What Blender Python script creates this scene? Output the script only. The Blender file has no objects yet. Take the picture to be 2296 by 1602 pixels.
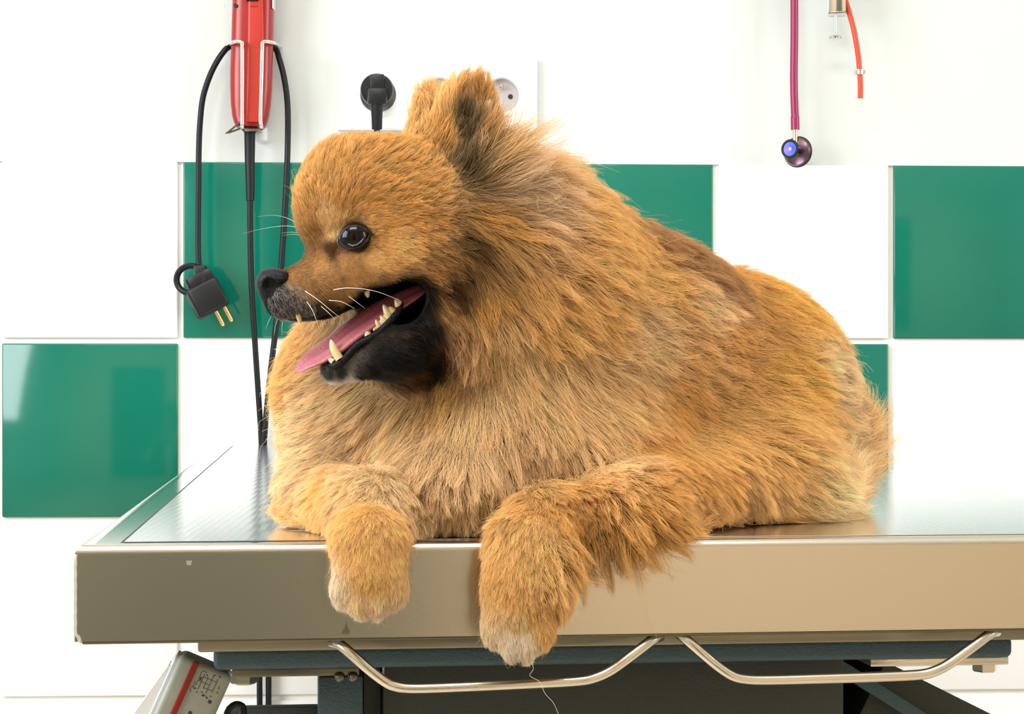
import bpy, bmesh, math, random
import numpy as np
from mathutils import Vector, Matrix
from mathutils.bvhtree import BVHTree
from mathutils.kdtree import KDTree

random.seed(7)
rng = np.random.default_rng(11)
SC = bpy.context.scene
COL = SC.collection

# ------------------------------------------------------------------ camera
F = 4233.0                      # focal length in pixels of the 2296 px wide frame
CX, HY = 1148.0, 845.0          # principal column, horizon row
YAW = math.radians(2.5)         # the camera is turned a little from the wall's normal
TOP = 0.95                      # height of the table top
CAM = Vector((0.0, -2.125, TOP + 0.0754))
cam_data = bpy.data.cameras.new('camera')
cam_data.sensor_fit = 'HORIZONTAL'
cam_data.sensor_width = 36.0
cam_data.lens = 36.0 * F / 2296.0
cam_data.shift_y = (HY - 801.0) / 2296.0
cam_data.clip_start = 0.05
cam = bpy.data.objects.new('camera', cam_data)
COL.objects.link(cam)
cam.location = CAM
cam.rotation_euler = (math.pi / 2, 0, -YAW)
SC.camera = cam

# ------------------------------------------------------------------ light, exposure
SC.view_settings.view_transform = 'Standard'
SC.view_settings.look = 'None'
SC.view_settings.gamma = 1.0
SC.view_settings.use_curve_mapping = False
SC.view_settings.exposure = -0.32
world = bpy.data.worlds.new('world')
SC.world = world
world.use_nodes = True
world.node_tree.nodes['Background'].inputs[0].default_value = (0.85, 0.92, 1.0, 1)
world.node_tree.nodes['Background'].inputs[1].default_value = 1.0


def area(name, loc, target, sx, sy, power, color):
    l = bpy.data.lights.new(name, 'AREA')
    l.shape = 'RECTANGLE'
    l.size, l.size_y = sx, sy
    l.energy = power
    l.color = color
    o = bpy.data.objects.new(name, l)
    COL.objects.link(o)
    o.location = loc
    o.rotation_euler = (Vector(target) - Vector(loc)).to_track_quat('-Z', 'Y').to_euler()
    return o


area('daylight_left_window', (-1.66, -1.55, 1.62), (1.0, -1.45, 1.25), 1.3, 1.2, 72, (0.93, 0.97, 1.0))
area('daylight_right_window', (2.15, -1.25, 1.70), (0.0, -1.0, 1.2), 1.0, 1.1, 34, (0.98, 0.99, 0.99))
area('ceiling_panel_light', (-0.25, -1.85, 2.54), (-0.25, -1.8, 0.0), 1.2, 0.6, 45, (0.99, 0.985, 0.97))

# ------------------------------------------------------------------ frames
_c, _s = math.cos(YAW), math.sin(YAW)


def c2w(a, d, b):
    """camera frame (right, forward, up from the lens) to world"""
    return Vector((CAM.x + a * _c + d * _s, CAM.y - a * _s + d * _c, CAM.z + b))


def c2w_np(P):
    a, d, b = P[:, 0], P[:, 1], P[:, 2]
    return np.stack([CAM.x + a * _c + d * _s, CAM.y - a * _s + d * _c, CAM.z + b], 1)


def C(u, v, d):
    """pixel and depth to the camera frame"""
    return np.array([(u - CX) / F * d, d, (HY - v) / F * d])


def P(u, v, d):
    return c2w(*C(u, v, d))


def W(u, v, off=0.0):
    """the point that pixel shows on a plane parallel to the back wall, off metres in front of it"""
    dir_ = c2w(*C(u, v, 1.0)) - CAM
    t = (-off - CAM.y) / dir_.y
    return CAM + dir_ * t


TH = math.radians(6.04)          # the table's front edge against the camera frame
TO = (-0.1951, 0.842)            # its front left corner


def T(x, y, z):
    """table frame: x along the front edge, y towards the wall, z from the table top"""
    a = TO[0] + x * math.cos(TH) - y * math.sin(TH)
    d = TO[1] + x * math.sin(TH) + y * math.cos(TH)
    return c2w(a, d, -0.0754 + z)


def TP(u, v, y):
    """table-frame x,z of the point that pixel shows on the vertical plane y in the table frame"""
    # camera ray (a=k*d, b=m*d); y = -(a-TO0)*sin + (d-TO1)*cos
    k, m = (u - CX) / F, (HY - v) / F
    d = (y - TO[0] * math.sin(TH) + TO[1] * math.cos(TH)) / (math.cos(TH) - k * math.sin(TH))
    a = k * d
    x = (a - TO[0]) * math.cos(TH) + (d - TO[1]) * math.sin(TH)
    return x, m * d + 0.0754


# ------------------------------------------------------------------ materials
def lin(r, g, b):
    f = lambda c: (c / 255) / 12.92 if c / 255 <= 0.04045 else ((c / 255 + 0.055) / 1.055) ** 2.4
    return (f(r), f(g), f(b))


def mat(name, col, rough=0.5, metal=0.0, spec=0.5, coat=0.0, bump=0.0, bscale=200.0, stretch=None,
        vary=0.0, vscale=8.0, trans=0.0):
    m = bpy.data.materials.new(name)
    m.use_nodes = True
    nt = m.node_tree
    b = nt.nodes['Principled BSDF']
    b.inputs['Base Color'].default_value = (*col, 1)
    b.inputs['Roughness'].default_value = rough
    b.inputs['Metallic'].default_value = metal
    b.inputs['Specular IOR Level'].default_value = spec
    b.inputs['Coat Weight'].default_value = coat
    b.inputs['Coat Roughness'].default_value = 0.05
    b.inputs['Transmission Weight'].default_value = trans
    tc = nt.nodes.new('ShaderNodeTexCoord')
    mp = nt.nodes.new('ShaderNodeMapping')
    if stretch:
        mp.inputs['Scale'].default_value = stretch
    nt.links.new(tc.outputs['Object'], mp.inputs[0])
    if bump:
        n = nt.nodes.new('ShaderNodeTexNoise')
        n.inputs['Scale'].default_value = bscale
        n.inputs['Detail'].default_value = 4
        nt.links.new(mp.outputs[0], n.inputs['Vector'])
        bp = nt.nodes.new('ShaderNodeBump')
        bp.inputs['Strength'].default_value = bump
        bp.inputs['Distance'].default_value = 0.001
        nt.links.new(n.outputs[0], bp.inputs['Height'])
        nt.links.new(bp.outputs[0], b.inputs['Normal'])
    if vary:
        n2 = nt.nodes.new('ShaderNodeTexNoise')
        n2.inputs['Scale'].default_value = vscale
        n2.inputs['Detail'].default_value = 3
        nt.links.new(mp.outputs[0], n2.inputs['Vector'])
        mx = nt.nodes.new('ShaderNodeMix')
        mx.data_type = 'RGBA'
        mx.inputs[6].default_value = (*[c * (1 - vary) for c in col], 1)
        mx.inputs[7].default_value = (*[min(1, c * (1 + vary)) for c in col], 1)
        nt.links.new(n2.outputs[0], mx.inputs[0])
        nt.links.new(mx.outputs[2], b.inputs['Base Color'])
    return m


M = {}
M['plaster'] = mat('plaster', (0.585, 0.61, 0.582), 0.7, bump=0.12, bscale=90)
M['white_tile'] = mat('white_tile', (0.90, 0.895, 0.88), 0.12, bump=0.03, bscale=9)
M['green_tile'] = mat('green_tile', (0.003, 0.142, 0.094), 0.10, bump=0.05, bscale=7, vary=0.10, vscale=9)
M['grout'] = mat('grout', (0.84, 0.82, 0.76), 0.8)
M['tan_wall'] = mat('tan_wall', (0.78, 0.62, 0.44), 0.7)
M['dark_reflection_panel'] = mat('dark_reflection_panel', (0.095, 0.105, 0.075), 0.5)
M['floor'] = mat('floor', (0.58, 0.50, 0.40), 0.35, vary=0.1)
M['ceil'] = mat('ceil', (0.88, 0.87, 0.84), 0.8)
M['frame_white'] = mat('frame_white', (0.85, 0.85, 0.85), 0.4)
M['steel'] = mat('steel', (0.62, 0.56, 0.47), 0.22, 1.0, bump=0.05, bscale=60, stretch=(1, 60, 60))
M['steel_frame'] = mat('steel_frame', (0.25, 0.225, 0.165), 0.34, 1.0, bump=0.1, bscale=90)
M['steel_rim'] = mat('steel_rim', (0.72, 0.72, 0.70), 0.10, 1.0)
M['steel_rod'] = mat('steel_rod', (0.68, 0.62, 0.52), 0.22, 1.0, bump=0.05, bscale=300)
M['chrome'] = mat('chrome', (0.80, 0.79, 0.77), 0.12, 1.0)
M['steel_dark'] = mat('steel_dark', (0.15, 0.14, 0.10), 0.35, 1.0, bump=0.1, bscale=80)
M['paint_blue'] = mat('paint_blue', lin(52, 74, 82), 0.45, bump=0.6, bscale=900)
M['paint_dark'] = mat('paint_dark', lin(52, 56, 50), 0.5, bump=0.3, bscale=600)
M['black_gap'] = mat('black_gap', (0.01, 0.01, 0.01), 0.6)
M['black_rubber'] = mat('black_rubber', (0.006, 0.007, 0.009), 0.45, spec=0.28)
M['black_plastic'] = mat('black_plastic', (0.008, 0.0085, 0.010), 0.38, spec=0.3)
M['white_plastic'] = mat('white_plastic', (0.88, 0.87, 0.86), 0.3)
M['socket_grey'] = mat('socket_grey', (0.40, 0.365, 0.36), 0.4)
M['red_plastic'] = mat('red_plastic', lin(148, 22, 20), 0.3)
M['red_plastic_front'] = mat('red_plastic_front', lin(172, 36, 18), 0.36)
M['label_grey'] = mat('label_grey', (0.60, 0.60, 0.58), 0.5)
M['brass'] = mat('brass', (0.80, 0.52, 0.20), 0.25, 1.0)
M['gold'] = mat('gold', (0.85, 0.60, 0.26), 0.25, 1.0)
M['magenta_rubber'] = mat('magenta_rubber', lin(140, 16, 74), 0.34)
M['orange_rubber'] = mat('orange_rubber', lin(196, 62, 28), 0.5)
M['housing_grey'] = mat('housing_grey', lin(150, 152, 138), 0.5)
M['housing_lit'] = mat('housing_lit', (0.72, 0.76, 0.80), 0.35)
M['red_stripe'] = mat('red_stripe', lin(138, 22, 14), 0.4)
M['print_ink'] = mat('print_ink', (0.03, 0.03, 0.03), 0.6)
M['stain'] = mat('stain', (0.115, 0.09, 0.04), 0.5, 0.0)
M['scrap'] = mat('scrap', (0.30, 0.27, 0.22), 0.6)
M['eye'] = mat('eye', (0.004, 0.003, 0.0025), 0.03, spec=0.22)
M['eye_white'] = mat('eye_white', (0.22, 0.22, 0.25), 0.1, coat=1.0)
M['eyelid'] = mat('eyelid', (0.012, 0.013, 0.020), 0.34, spec=0.3, bump=0.2, bscale=900)
M['nose'] = mat('nose', (0.004, 0.004, 0.006), 0.42, spec=0.16, bump=0.6, bscale=900)
M['claw'] = mat('claw', (0.03, 0.025, 0.02), 0.3)
M['tongue'] = mat('tongue', (0.34, 0.085, 0.105), 0.36, spec=0.6, bump=0.35, bscale=700, vary=0.25, vscale=60)
M['tooth'] = mat('tooth', (0.58, 0.44, 0.22), 0.22, spec=0.6, vary=0.2, vscale=150)
M['whisker'] = mat('whisker', (0.74, 0.66, 0.55), 0.35)


def mat_iridescent():
    m = mat('iridescent_metal', (0.1, 0.1, 0.6), 0.4, 1.0)
    nt = m.node_tree
    b = nt.nodes['Principled BSDF']
    lw = nt.nodes.new('ShaderNodeTexCoord')
    n = nt.nodes.new('ShaderNodeTexNoise')
    n.inputs['Scale'].default_value = 60
    r = nt.nodes.new('ShaderNodeValToRGB')
    e = r.color_ramp.elements
    e[0].position, e[0].color = 0.30, (0.03, 0.12, 0.42, 1)
    e[1].position, e[1].color = 0.70, (0.12, 0.03, 0.36, 1)
    nt.links.new(lw.outputs['Object'], n.inputs['Vector'])
    nt.links.new(n.outputs[0], r.inputs[0])
    nt.links.new(r.outputs[0], b.inputs['Base Color'])
    return m


M['iridescent'] = mat_iridescent()
M['dark_purple_metal'] = mat('dark_purple_metal', (0.16, 0.10, 0.13), 0.25, 1.0, vary=0.6, vscale=70)


def mat_textured_plate():
    """stamped stainless plate: fine square dimples"""
    m = mat('stamped_plate', (0.90, 0.93, 0.98), 0.17, 1.0)
    nt = m.node_tree
    b = nt.nodes['Principled BSDF']
    tc = nt.nodes.new('ShaderNodeTexCoord')
    w1 = nt.nodes.new('ShaderNodeTexWave')
    w1.wave_type, w1.bands_direction = 'BANDS', 'X'
    w1.inputs['Scale'].default_value = 75
    w2 = nt.nodes.new('ShaderNodeTexWave')
    w2.wave_type, w2.bands_direction = 'BANDS', 'Y'
    w2.inputs['Scale'].default_value = 75
    for w in (w1, w2):
        w.inputs['Distortion'].default_value = 0.6
        nt.links.new(tc.outputs['Object'], w.inputs['Vector'])
    mu = nt.nodes.new('ShaderNodeMath')
    mu.operation = 'MULTIPLY'
    nt.links.new(w1.outputs['Fac'], mu.inputs[0])
    nt.links.new(w2.outputs['Fac'], mu.inputs[1])
    bp = nt.nodes.new('ShaderNodeBump')
    bp.inputs['Strength'].default_value = 0.05
    bp.inputs['Distance'].default_value = 0.0006
    nt.links.new(mu.outputs[0], bp.inputs['Height'])
    nt.links.new(bp.outputs[0], b.inputs['Normal'])
    return m


M['plate'] = mat_textured_plate()


# ------------------------------------------------------------------ mesh helpers
class MB:
    def __init__(s):
        s.v, s.f, s.mi = [], [], []

    def add(s, verts, faces, mi=0):
        n = len(s.v)
        s.v += [Vector(p) for p in verts]
        s.f += [[i + n for i in f] for f in faces]
        s.mi += [mi] * len(faces)
        return s

    def bm(s, b, fn, mi=0):
        b.verts.ensure_lookup_table()
        b.verts.index_update()
        s.add([fn(*v.co) for v in b.verts], [[v.index for v in f.verts] for f in b.faces], mi)
        b.free()
        return s

    def box(s, x0, x1, y0, y1, z0, z1, fn=None, bev=0.0, seg=2, mi=0):
        b = bmesh.new()
        bmesh.ops.create_cube(b, size=1.0)
        for v in b.verts:
            v.co = Vector(((x0 + x1) / 2 + v.co.x * (x1 - x0), (y0 + y1) / 2 + v.co.y * (y1 - y0),
                           (z0 + z1) / 2 + v.co.z * (z1 - z0)))
        if bev:
            bmesh.ops.bevel(b, geom=list(b.edges), offset=bev, segments=seg, affect='EDGES', profile=0.5)
        return s.bm(b, fn or (lambda x, y, z: Vector((x, y, z))), mi)

    def tube(s, pts, r, n=12, caps=True, closed=False, mi=0, flat=1.0):
        pts = [Vector(p) for p in pts]
        m = len(pts)
        rs = r if isinstance(r, (list, tuple)) else [r] * m
        tang = []
        for i in range(m):
            if closed:
                t = pts[(i + 1) % m] - pts[i - 1]
            else:
                t = pts[min(i + 1, m - 1)] - pts[max(i - 1, 0)]
            tang.append(t.normalized())
        up = Vector((0.3, 0.2, 0.93))
        if abs(tang[0].dot(up)) > 0.9:
            up = Vector((0.1, 0.97, 0.2))
        nrm = (up - tang[0] * up.dot(tang[0])).normalized()
        verts, faces = [], []
        for i in range(m):
            nrm = (nrm - tang[i] * nrm.dot(tang[i])).normalized()
            bi = tang[i].cross(nrm)
            for k in range(n):
                a = 2 * math.pi * k / n
                verts.append(pts[i] + (nrm * math.cos(a) + bi * math.sin(a) * flat) * rs[i])
        for i in range(m if closed else m - 1):
            j = (i + 1) % m
            for k in range(n):
                l = (k + 1) % n
                faces.append([i * n + k, i * n + l, j * n + l, j * n + k])
        if caps and not closed:
            faces.append(list(range(n))[::-1])
            faces.append([(m - 1) * n + k for k in range(n)])
        return s.add(verts, faces, mi)

    def lathe(s, prof, fn, n=32, mi=0, caps=True):
        """prof: (radius, height); fn maps local x,y,z (z = height)"""
        verts, faces = [], []
        for r, h in prof:
            for k in range(n):
                a = 2 * math.pi * k / n
                verts.append(fn(r * math.cos(a), r * math.sin(a), h))
        for i in range(len(prof) - 1):
            for k in range(n):
                l = (k + 1) % n
                faces.append([i * n + k, i * n + l, (i + 1) * n + l, (i + 1) * n + k])
        if caps:
            faces.append(list(range(n))[::-1])
            faces.append([(len(prof) - 1) * n + k for k in range(n)])
        return s.add(verts, faces, mi)

    def build(s, name, m, parent=None, smooth=True, angle=40):
        me = bpy.data.meshes.new(name)
        org = parent.matrix_world.translation if parent else Vector((0, 0, 0))
        r = root_of(parent)
        org = Vector(r.location) if r else Vector((0, 0, 0))
        me.from_pydata([tuple(p - org) for p in s.v], [], s.f)
        mats = m if isinstance(m, (list, tuple)) else [m]
        for q in mats:
            me.materials.append(q)
        if len(mats) > 1:
            me.polygons.foreach_set('material_index', s.mi)
        b = bmesh.new()
        b.from_mesh(me)
        bmesh.ops.recalc_face_normals(b, faces=b.faces)
        b.to_mesh(me)
        b.free()
        if smooth:
            me.shade_smooth()
            try:
                me.set_sharp_from_angle(angle=math.radians(angle))
            except Exception:
                pass
        me.update()
        o = bpy.data.objects.new(name, me)
        COL.objects.link(o)
        if parent:
            o.parent = parent
        return o


def root_of(o):
    while o is not None and o.parent is not None:
        o = o.parent
    return o


def smooth_path(pts, n=8):
    """Catmull-Rom through the points"""
    pts = [Vector(p) for p in pts]
    q = [pts[0] * 2 - pts[1]] + pts + [pts[-1] * 2 - pts[-2]]
    out = []
    for i in range(1, len(q) - 2):
        p0, p1, p2, p3 = q[i - 1], q[i], q[i + 1], q[i + 2]
        for k in range(n):
            t = k / n
            out.append(0.5 * ((2 * p1) + (p2 - p0) * t + (2 * p0 - 5 * p1 + 4 * p2 - p3) * t * t
                              + (3 * p1 - p0 - 3 * p2 + p3) * t ** 3))
    out.append(pts[-1])
    return out


def thing(name, loc, label, cat, group=None):
    o = bpy.data.objects.new(name, None)
    o.empty_display_size = 0.05
    COL.objects.link(o)
    o.location = loc
    return tag(o, label, cat, group)


def tag(o, label, cat, group=None):
    o['label'], o['category'] = label, cat
    if group:
        o['group'] = group
    return o


def struct(o):
    o['kind'] = 'structure'
    return o


# ------------------------------------------------------------------ the room
XL, XR, YF, ZC = -1.70, 2.20, -3.60, 2.60
TILE_TOP, PITCH, GR = 1.2655, 0.2005, 0.0062
X0 = -0.2781
mb = MB()
mb.box(XL, XR, 0.0, 0.10, TILE_TOP, ZC, mi=0)                    # painted plaster above
mb.box(XL, XR, 0.0035, 0.10, 0.0, TILE_TOP, mi=3)                # grout bed
k0 = math.floor((XL - X0) / PITCH)
row = 0
z1 = TILE_TOP
while z1 > 0.01:
    z0 = max(z1 - 0.2, 0.0)
    for k in range(k0, math.ceil((XR - X0) / PITCH)):
        xa, xb = max(X0 + k * PITCH, XL), min(X0 + (k + 1) * PITCH, XR)
        if xb - xa < 0.02:
            continue
        green = (row == 0 and k % 2 == 0) or (row == 1 and k % 2 == 1)
        mb.box(xa + GR / 2, xb - GR / 2, -0.0015, 0.006, z0 + GR / 2, z1 - (GR / 2 if row else 0.0), bev=0.0016, seg=2,
               mi=2 if green else 1)
    z1 = z0
    row += 1
o = mb.build('wall_back', [M['plaster'], M['white_tile'], M['green_tile'], M['grout']], smooth=True, angle=50)
struct(o)
struct(MB().box(XL - 0.1, XR + 0.1, YF - 0.1, 0.1, -0.1, 0.0).build('floor', M['floor']))
struct(MB().box(XL - 0.1, XR + 0.1, YF - 0.1, 0.1, ZC, ZC + 0.1).build('ceiling', M['ceil']))


def wall_with_hole(name, fixed, y0, y1, a0, a1, h0, h1, axis, m):
    """a wall with one window opening; axis 'x': plane x = fixed, runs along y"""
    b = MB()
    th = 0.1 if fixed > 0 else -0.1

    def add(p0, p1, q0, q1):
        lo, hi = min(fixed, fixed + th), max(fixed, fixed + th)
        if axis == 'x':
            b.box(lo, hi, p0, p1, q0, q1)
        else:
            b.box(p0, p1, lo, hi, q0, q1)
    add(y0, a0, 0, ZC)
    add(a1, y1, 0, ZC)
    add(a0, a1, 0, h0)
    add(a0, a1, h1, ZC)
    return struct(b.build(name, m, smooth=False))


wall_with_hole('wall_left', XL, YF, 0.0, -2.25, -0.85, 1.0, 2.25, 'x', M['plaster'])
wall_with_hole('wall_right', XR, YF, 0.0, -1.8, -0.7, 1.1, 2.25, 'x', M['plaster'])
struct(MB().box(XL, XR, YF - 0.1, YF, 0, ZC).build('wall_front', M['tan_wall'], smooth=False))


def window(name, fixed, a0, a1, h0, h1, axis):
    b = MB()
    t = 0.03

    def add(p0, p1, q0, q1):
        if axis == 'x':
            b.box(fixed - t, fixed + t, p0, p1, q0, q1)
        else:
            b.box(p0, p1, fixed - t, fixed + t, q0, q1)
    w = 0.045
    add(a0, a0 + w, h0, h1)
    add(a1 - w, a1, h0, h1)
    add(a0, a1, h0, h0 + w)
    add(a0, a1, h1 - w, h1)
    mid = (a0 + a1) / 2
    add(mid - w / 2, mid + w / 2, h0, h1)
    return struct(b.build(name, M['frame_white'], smooth=False))


window('window_1', XL - 0.06, -2.25, -0.85, 1.0, 2.25, 'x')
window('window_2', XR + 0.06, -1.8, -0.7, 1.1, 2.25, 'x')
d = MB()  # unseen dark panel, added to darken the left of the steel's reflection
d.box(-0.62, 0.36, YF + 0.002, YF + 0.045, 0.0, 2.05, bev=0.004)
d = struct(d.build('dark_reflection_panel_1', M['dark_reflection_panel'], smooth=False))

# ------------------------------------------------------------------ socket plate
pl = thing('power_outlet', W(981, 293, 0.0), 'white three-gang power outlet plate on the wall behind the dog\'s ears', 'power outlet')
a, b_ = W(758, 128, 0.010), W(1205, 293, 0.010)


def plate_with_holes(x0, x1, z0, z1, yf, holes, r, ch=0.0018):
    """a chamfered plate on the wall with round openings"""
    m = MB()
    cuts = [x0 + ch] + [(holes[i] + holes[i + 1]) / 2 for i in range(len(holes) - 1)] + [x1 - ch]
    zc = W(987, 213, 0.010).z
    for hx, xa, xb in zip(holes, cuts[:-1], cuts[1:]):
        za, zb = z0 + ch, z1 - ch
        an = sorted([2 * math.pi * k / 56 for k in range(56)] + [math.atan2(q - zc, p - hx) % (2 * math.pi) for p in (xa, xb) for q in (za, zb)])
        vs, fs_ = [], []
        for t in an:
            ct, sn = math.cos(t), math.sin(t)
            kx = ((xb - hx) / ct) if ct > 1e-9 else ((xa - hx) / ct if ct < -1e-9 else 1e9)
            kz = ((zb - zc) / sn) if sn > 1e-9 else ((za - zc) / sn if sn < -1e-9 else 1e9)
            k = min(kx, kz)
            vs += [(hx + ct * k, yf, zc + sn * k), (hx + ct * r, yf, zc + sn * r), (hx + ct * r, -0.001, zc + sn * r)]
        n = len(an)
        for i in range(n):
            j = (i + 1) % n
            fs_ += [[i * 3, j * 3, j * 3 + 1, i * 3 + 1], [i * 3 + 1, j * 3 + 1, j * 3 + 2, i * 3 + 2]]
        m.add(vs, fs_)
    fr = [(x0 + ch, yf, z0 + ch), (x1 - ch, yf, z0 + ch), (x1 - ch, yf, z1 - ch), (x0 + ch, yf, z1 - ch)]
    md = [(x0, yf + ch, z0), (x1, yf + ch, z0), (x1, yf + ch, z1), (x0, yf + ch, z1)]
    bk = [(p[0], 0.0, p[2]) for p in md]
    m.add(fr + md + bk, [[i, (i + 1) % 4, 4 + (i + 1) % 4, 4 + i] for i in range(4)] + [[4 + i, 4 + (i + 1) % 4, 8 + (i + 1) % 4, 8 + i] for i in range(4)])
    return m


plate_with_holes(a.x, b_.x, b_.z, a.z, -0.010, [W(u, 213, 0.010).x for u in (848, 987, 1126)], 0.0196).build('cover_plate', M['white_plastic'], pl, angle=30)
SOCK = []
for u in (848, 987, 1126):
    c = W(u, 213, 0.010)
    SOCK.append(c)

    def fs(x, y, h, c=c):
        return Vector((c.x + x, -0.010 - h, c.z + y))
    so = MB().lathe([(0.0255, -0.002), (0.0255, 0.0015), (0.0245, 0.0028), (0.0202, 0.0030), (0.0196, 0.0022), (0.0192, -0.006),
                     (0.0185, -0.0085)], fs, 48, caps=False).build('socket', M['white_plastic'], pl, angle=30)
    MB().lathe([(0.0191, -0.0080), (0.0191, -0.0068), (0.0001, -0.0066)], fs, 48).build('socket_floor', M['socket_grey'], so)
    ep = Vector((0, 0.0095, 0))
    MB().lathe([(0.0027, -0.007), (0.0027, 0.0), (0.0018, 0.0015), (0.0001, 0.0018)],
               lambda x, y, h, c=c: Vector((c.x + x - 0.001, -0.010 - h, c.z + y + 0.0095)), 16).build('earth_pin', M['chrome'], so)
    hb = MB()
    for sx in (-1, 1):
        hb.lathe([(0.0028, -0.0068), (0.0028, -0.0063), (0.0001, -0.0063)],
                 lambda x, y, h, c=c, sx=sx: Vector((c.x + x + sx * 0.0095, -0.010 - h, c.z + y - 0.001)), 16)
    hb.build('pin_hole', M['black_gap'], so)

# black plug in the first socket
c = SOCK[0]
pp = thing('power_plug', Vector((c.x, -0.02, c.z)), 'round black mains plug pushed into the outlet plate left of the dog\'s ears', 'plug')
MB().lathe([(0.0150, 0.0032), (0.0182, 0.006), (0.0186, 0.016), (0.0175, 0.021), (0.0150, 0.0235), (0.0001, 0.0240)],
           lambda x, y, h: Vector((c.x - 0.001 + x, -0.010 - h, c.z + 0.003 + y)), 40).build('plug_body', M['black_plastic'], pp, angle=30)
q = MB()
q.box(c.x - 0.0085, c.x + 0.0075, -0.0365, -0.030, c.z + 0.0005, c.z + 0.0195, bev=0.002)
q.box(c.x - 0.0115, c.x + 0.0105, -0.0385, -0.028, c.z - 0.0145, c.z + 0.0045, bev=0.003)
q.build('plug_grip', M['black_plastic'], pp)
MB().tube([(c.x - 0.001, -0.030, c.z - 0.012), (c.x - 0.001, -0.028, c.z - 0.026), (c.x - 0.001, -0.024, c.z - 0.040)],
          [0.0072, 0.0062, 0.0058], 16).build('strain_relief', M['black_rubber'], pp)
MB().tube(smooth_path([(c.x - 0.001, -0.024, c.z - 0.038), (c.x, -0.018, c.z - 0.10), (c.x + 0.01, -0.012, c.z - 0.25),
                       (c.x + 0.0, -0.012, c.z - 0.6), (c.x, -0.012, c.z - 0.9), (c.x, -0.012, 0.02)], 6), 0.0034, 10).build('cord', M['black_rubber'], pp)

# ------------------------------------------------------------------ hair clipper and its wire holder
OFF = 0.034


def Wc(u, v, off=OFF):
    return W(u, v, off)


cl = thing('hair_clipper', Wc(565, 285), 'red hair clipper with a black cord hanging in a wire holder on the wall', 'hair clipper')


def loft(sections, n=28, power=3.2):
    """sections: (centre Vector, half width, half depth)"""
    verts, faces = [], []
    for c_, hw, hd in sections:
        for k in range(n):
            t = 2 * math.pi * k / n
            ct, st = math.cos(t), math.sin(t)
            x = math.copysign(abs(ct) ** (2 / power), ct) * hw
            y = math.copysign(abs(st) ** (2 / power), st) * hd
            verts.append(Vector((c_.x + x, c_.y + y, c_.z)))
    m = len(sections)
    for i in range(m - 1):
        for k in range(n):
            l = (k + 1) % n
            faces.append([i * n + k, i * n + l, (i + 1) * n + l, (i + 1) * n + k])
    faces.append(list(range(n))[::-1])
    faces.append([(m - 1) * n + k for k in range(n)])
    return verts, faces


sec = []
for v, ul, ur in ((-190, 532, 606), (-185, 524, 612), (-60, 523, 614), (0, 522, 614), (60, 520, 613), (110, 519, 612), (160, 517, 611),
                  (200, 517, 610), (235, 518, 607), (262, 521, 603), (276, 525, 599), (286, 530, 594)):
    l_, r_ = Wc(ul, v), Wc(ur, v)
    sec.append(((l_ + r_) / 2, (r_.x - l_.x) / 2, 0.0175 if v < 250 else 0.0155))
vv, ff = loft(sec)
MB().add(vv, ff).build('clipper_body', M['red_plastic'], cl)
# raised front panel
fp = MB()
sec = []
for v, ul, ur in ((-150, 556, 584), (0, 556, 590), (80, 555, 592), (160, 554, 588), (240, 552, 583), (274, 553, 581)):
    l_, r_ = Wc(ul, v, OFF + 0.0165), Wc(ur, v, OFF + 0.0165)
    sec.append(((l_ + r_) / 2, (r_.x - l_.x) / 2, 0.0032))
vv, ff = loft(sec, 20, 4)
fp.add(vv, ff).build('front_panel', M['red_plastic_front'], cl)
a, b_ = Wc(552, -26, OFF + 0.0185), Wc(580, 3, OFF + 0.0185)
MB().box(a.x, b_.x, a.y - 0.004, a.y + 0.004, b_.z, a.z, bev=0.0012).build('switch', M['black_plastic'], cl)
a, b_ = Wc(561, 12, OFF + 0.0195), Wc(577, 15, OFF + 0.0195)
MB().box(a.x, b_.x, a.y - 0.001, a.y + 0.003, b_.z, a.z).build('switch_mark', M['red_stripe'], cl)
c = Wc(528, 13, OFF + 0.015)
MB().lathe([(0.0021, 0), (0.0021, 0.0022), (0.0015, 0.0026), (0.0001, 0.002)],
           lambda x, y, h: Vector((c.x + x, c.y - h, c.z + y)), 16).build('screw', M['black_gap'], cl)
a, b_ = Wc(604, -80, OFF), Wc(614.6, 24, OFF)
MB().box(b_.x - 0.001, b_.x + 0.0006, a.y - 0.013, a.y + 0.010, b_.z, a.z, bev=0.0003).build('rating_label', M['label_grey'], cl)
MB().tube([Wc(562, 279), Wc(561, 288), Wc(560, 300), Wc(560, 360), Wc(561, 420), Wc(561, 450)],
          [0.0085, 0.0080, 0.0062, 0.0056, 0.0050, 0.0045], 16).build('strain_relief', M['black_rubber'], cl)
path = [Wc(561, 440, .034), Wc(561, 520, .033), Wc(564, 640, .030), Wc(571, 760, .024), Wc(579, 880, .017), Wc(586, 990, .013),
        Wc(588, 1100, .012), Wc(583, 1300, .012), Wc(582, 1500, .012), Wc(583, 1620, .013), Wc(587, 1720, .014), Wc(594, 1740, .014), Wc(601, 1720, .014),
        Wc(602, 1600, .013), Wc(602, 1500, .012), Wc(600, 1300, .012), Wc(592, 1100, .014), Wc(592, 1000, .017), Wc(598, 920, .020), Wc(607, 830, .022),
        Wc(619, 730, .024), Wc(630, 600, .025), Wc(640, 450, .026), Wc(645, 330, .026), Wc(645, 240, .026), Wc(638, 180, .026), Wc(626, 132, .022),
        Wc(614, 108, .014), Wc(565, 96, .0075), Wc(520, 103, .013), Wc(500, 118, .020), Wc(475, 160, .024), Wc(456, 215, .026), Wc(449, 270, .026),
        Wc(446, 330, .026), Wc(445, 420, .027), Wc(444, 500, .028), Wc(444, 560, .029), Wc(446, 602, .030)]
MB().tube(smooth_path(path, 6), 0.0033, 12).build('cord', M['black_rubber'], cl)
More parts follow.
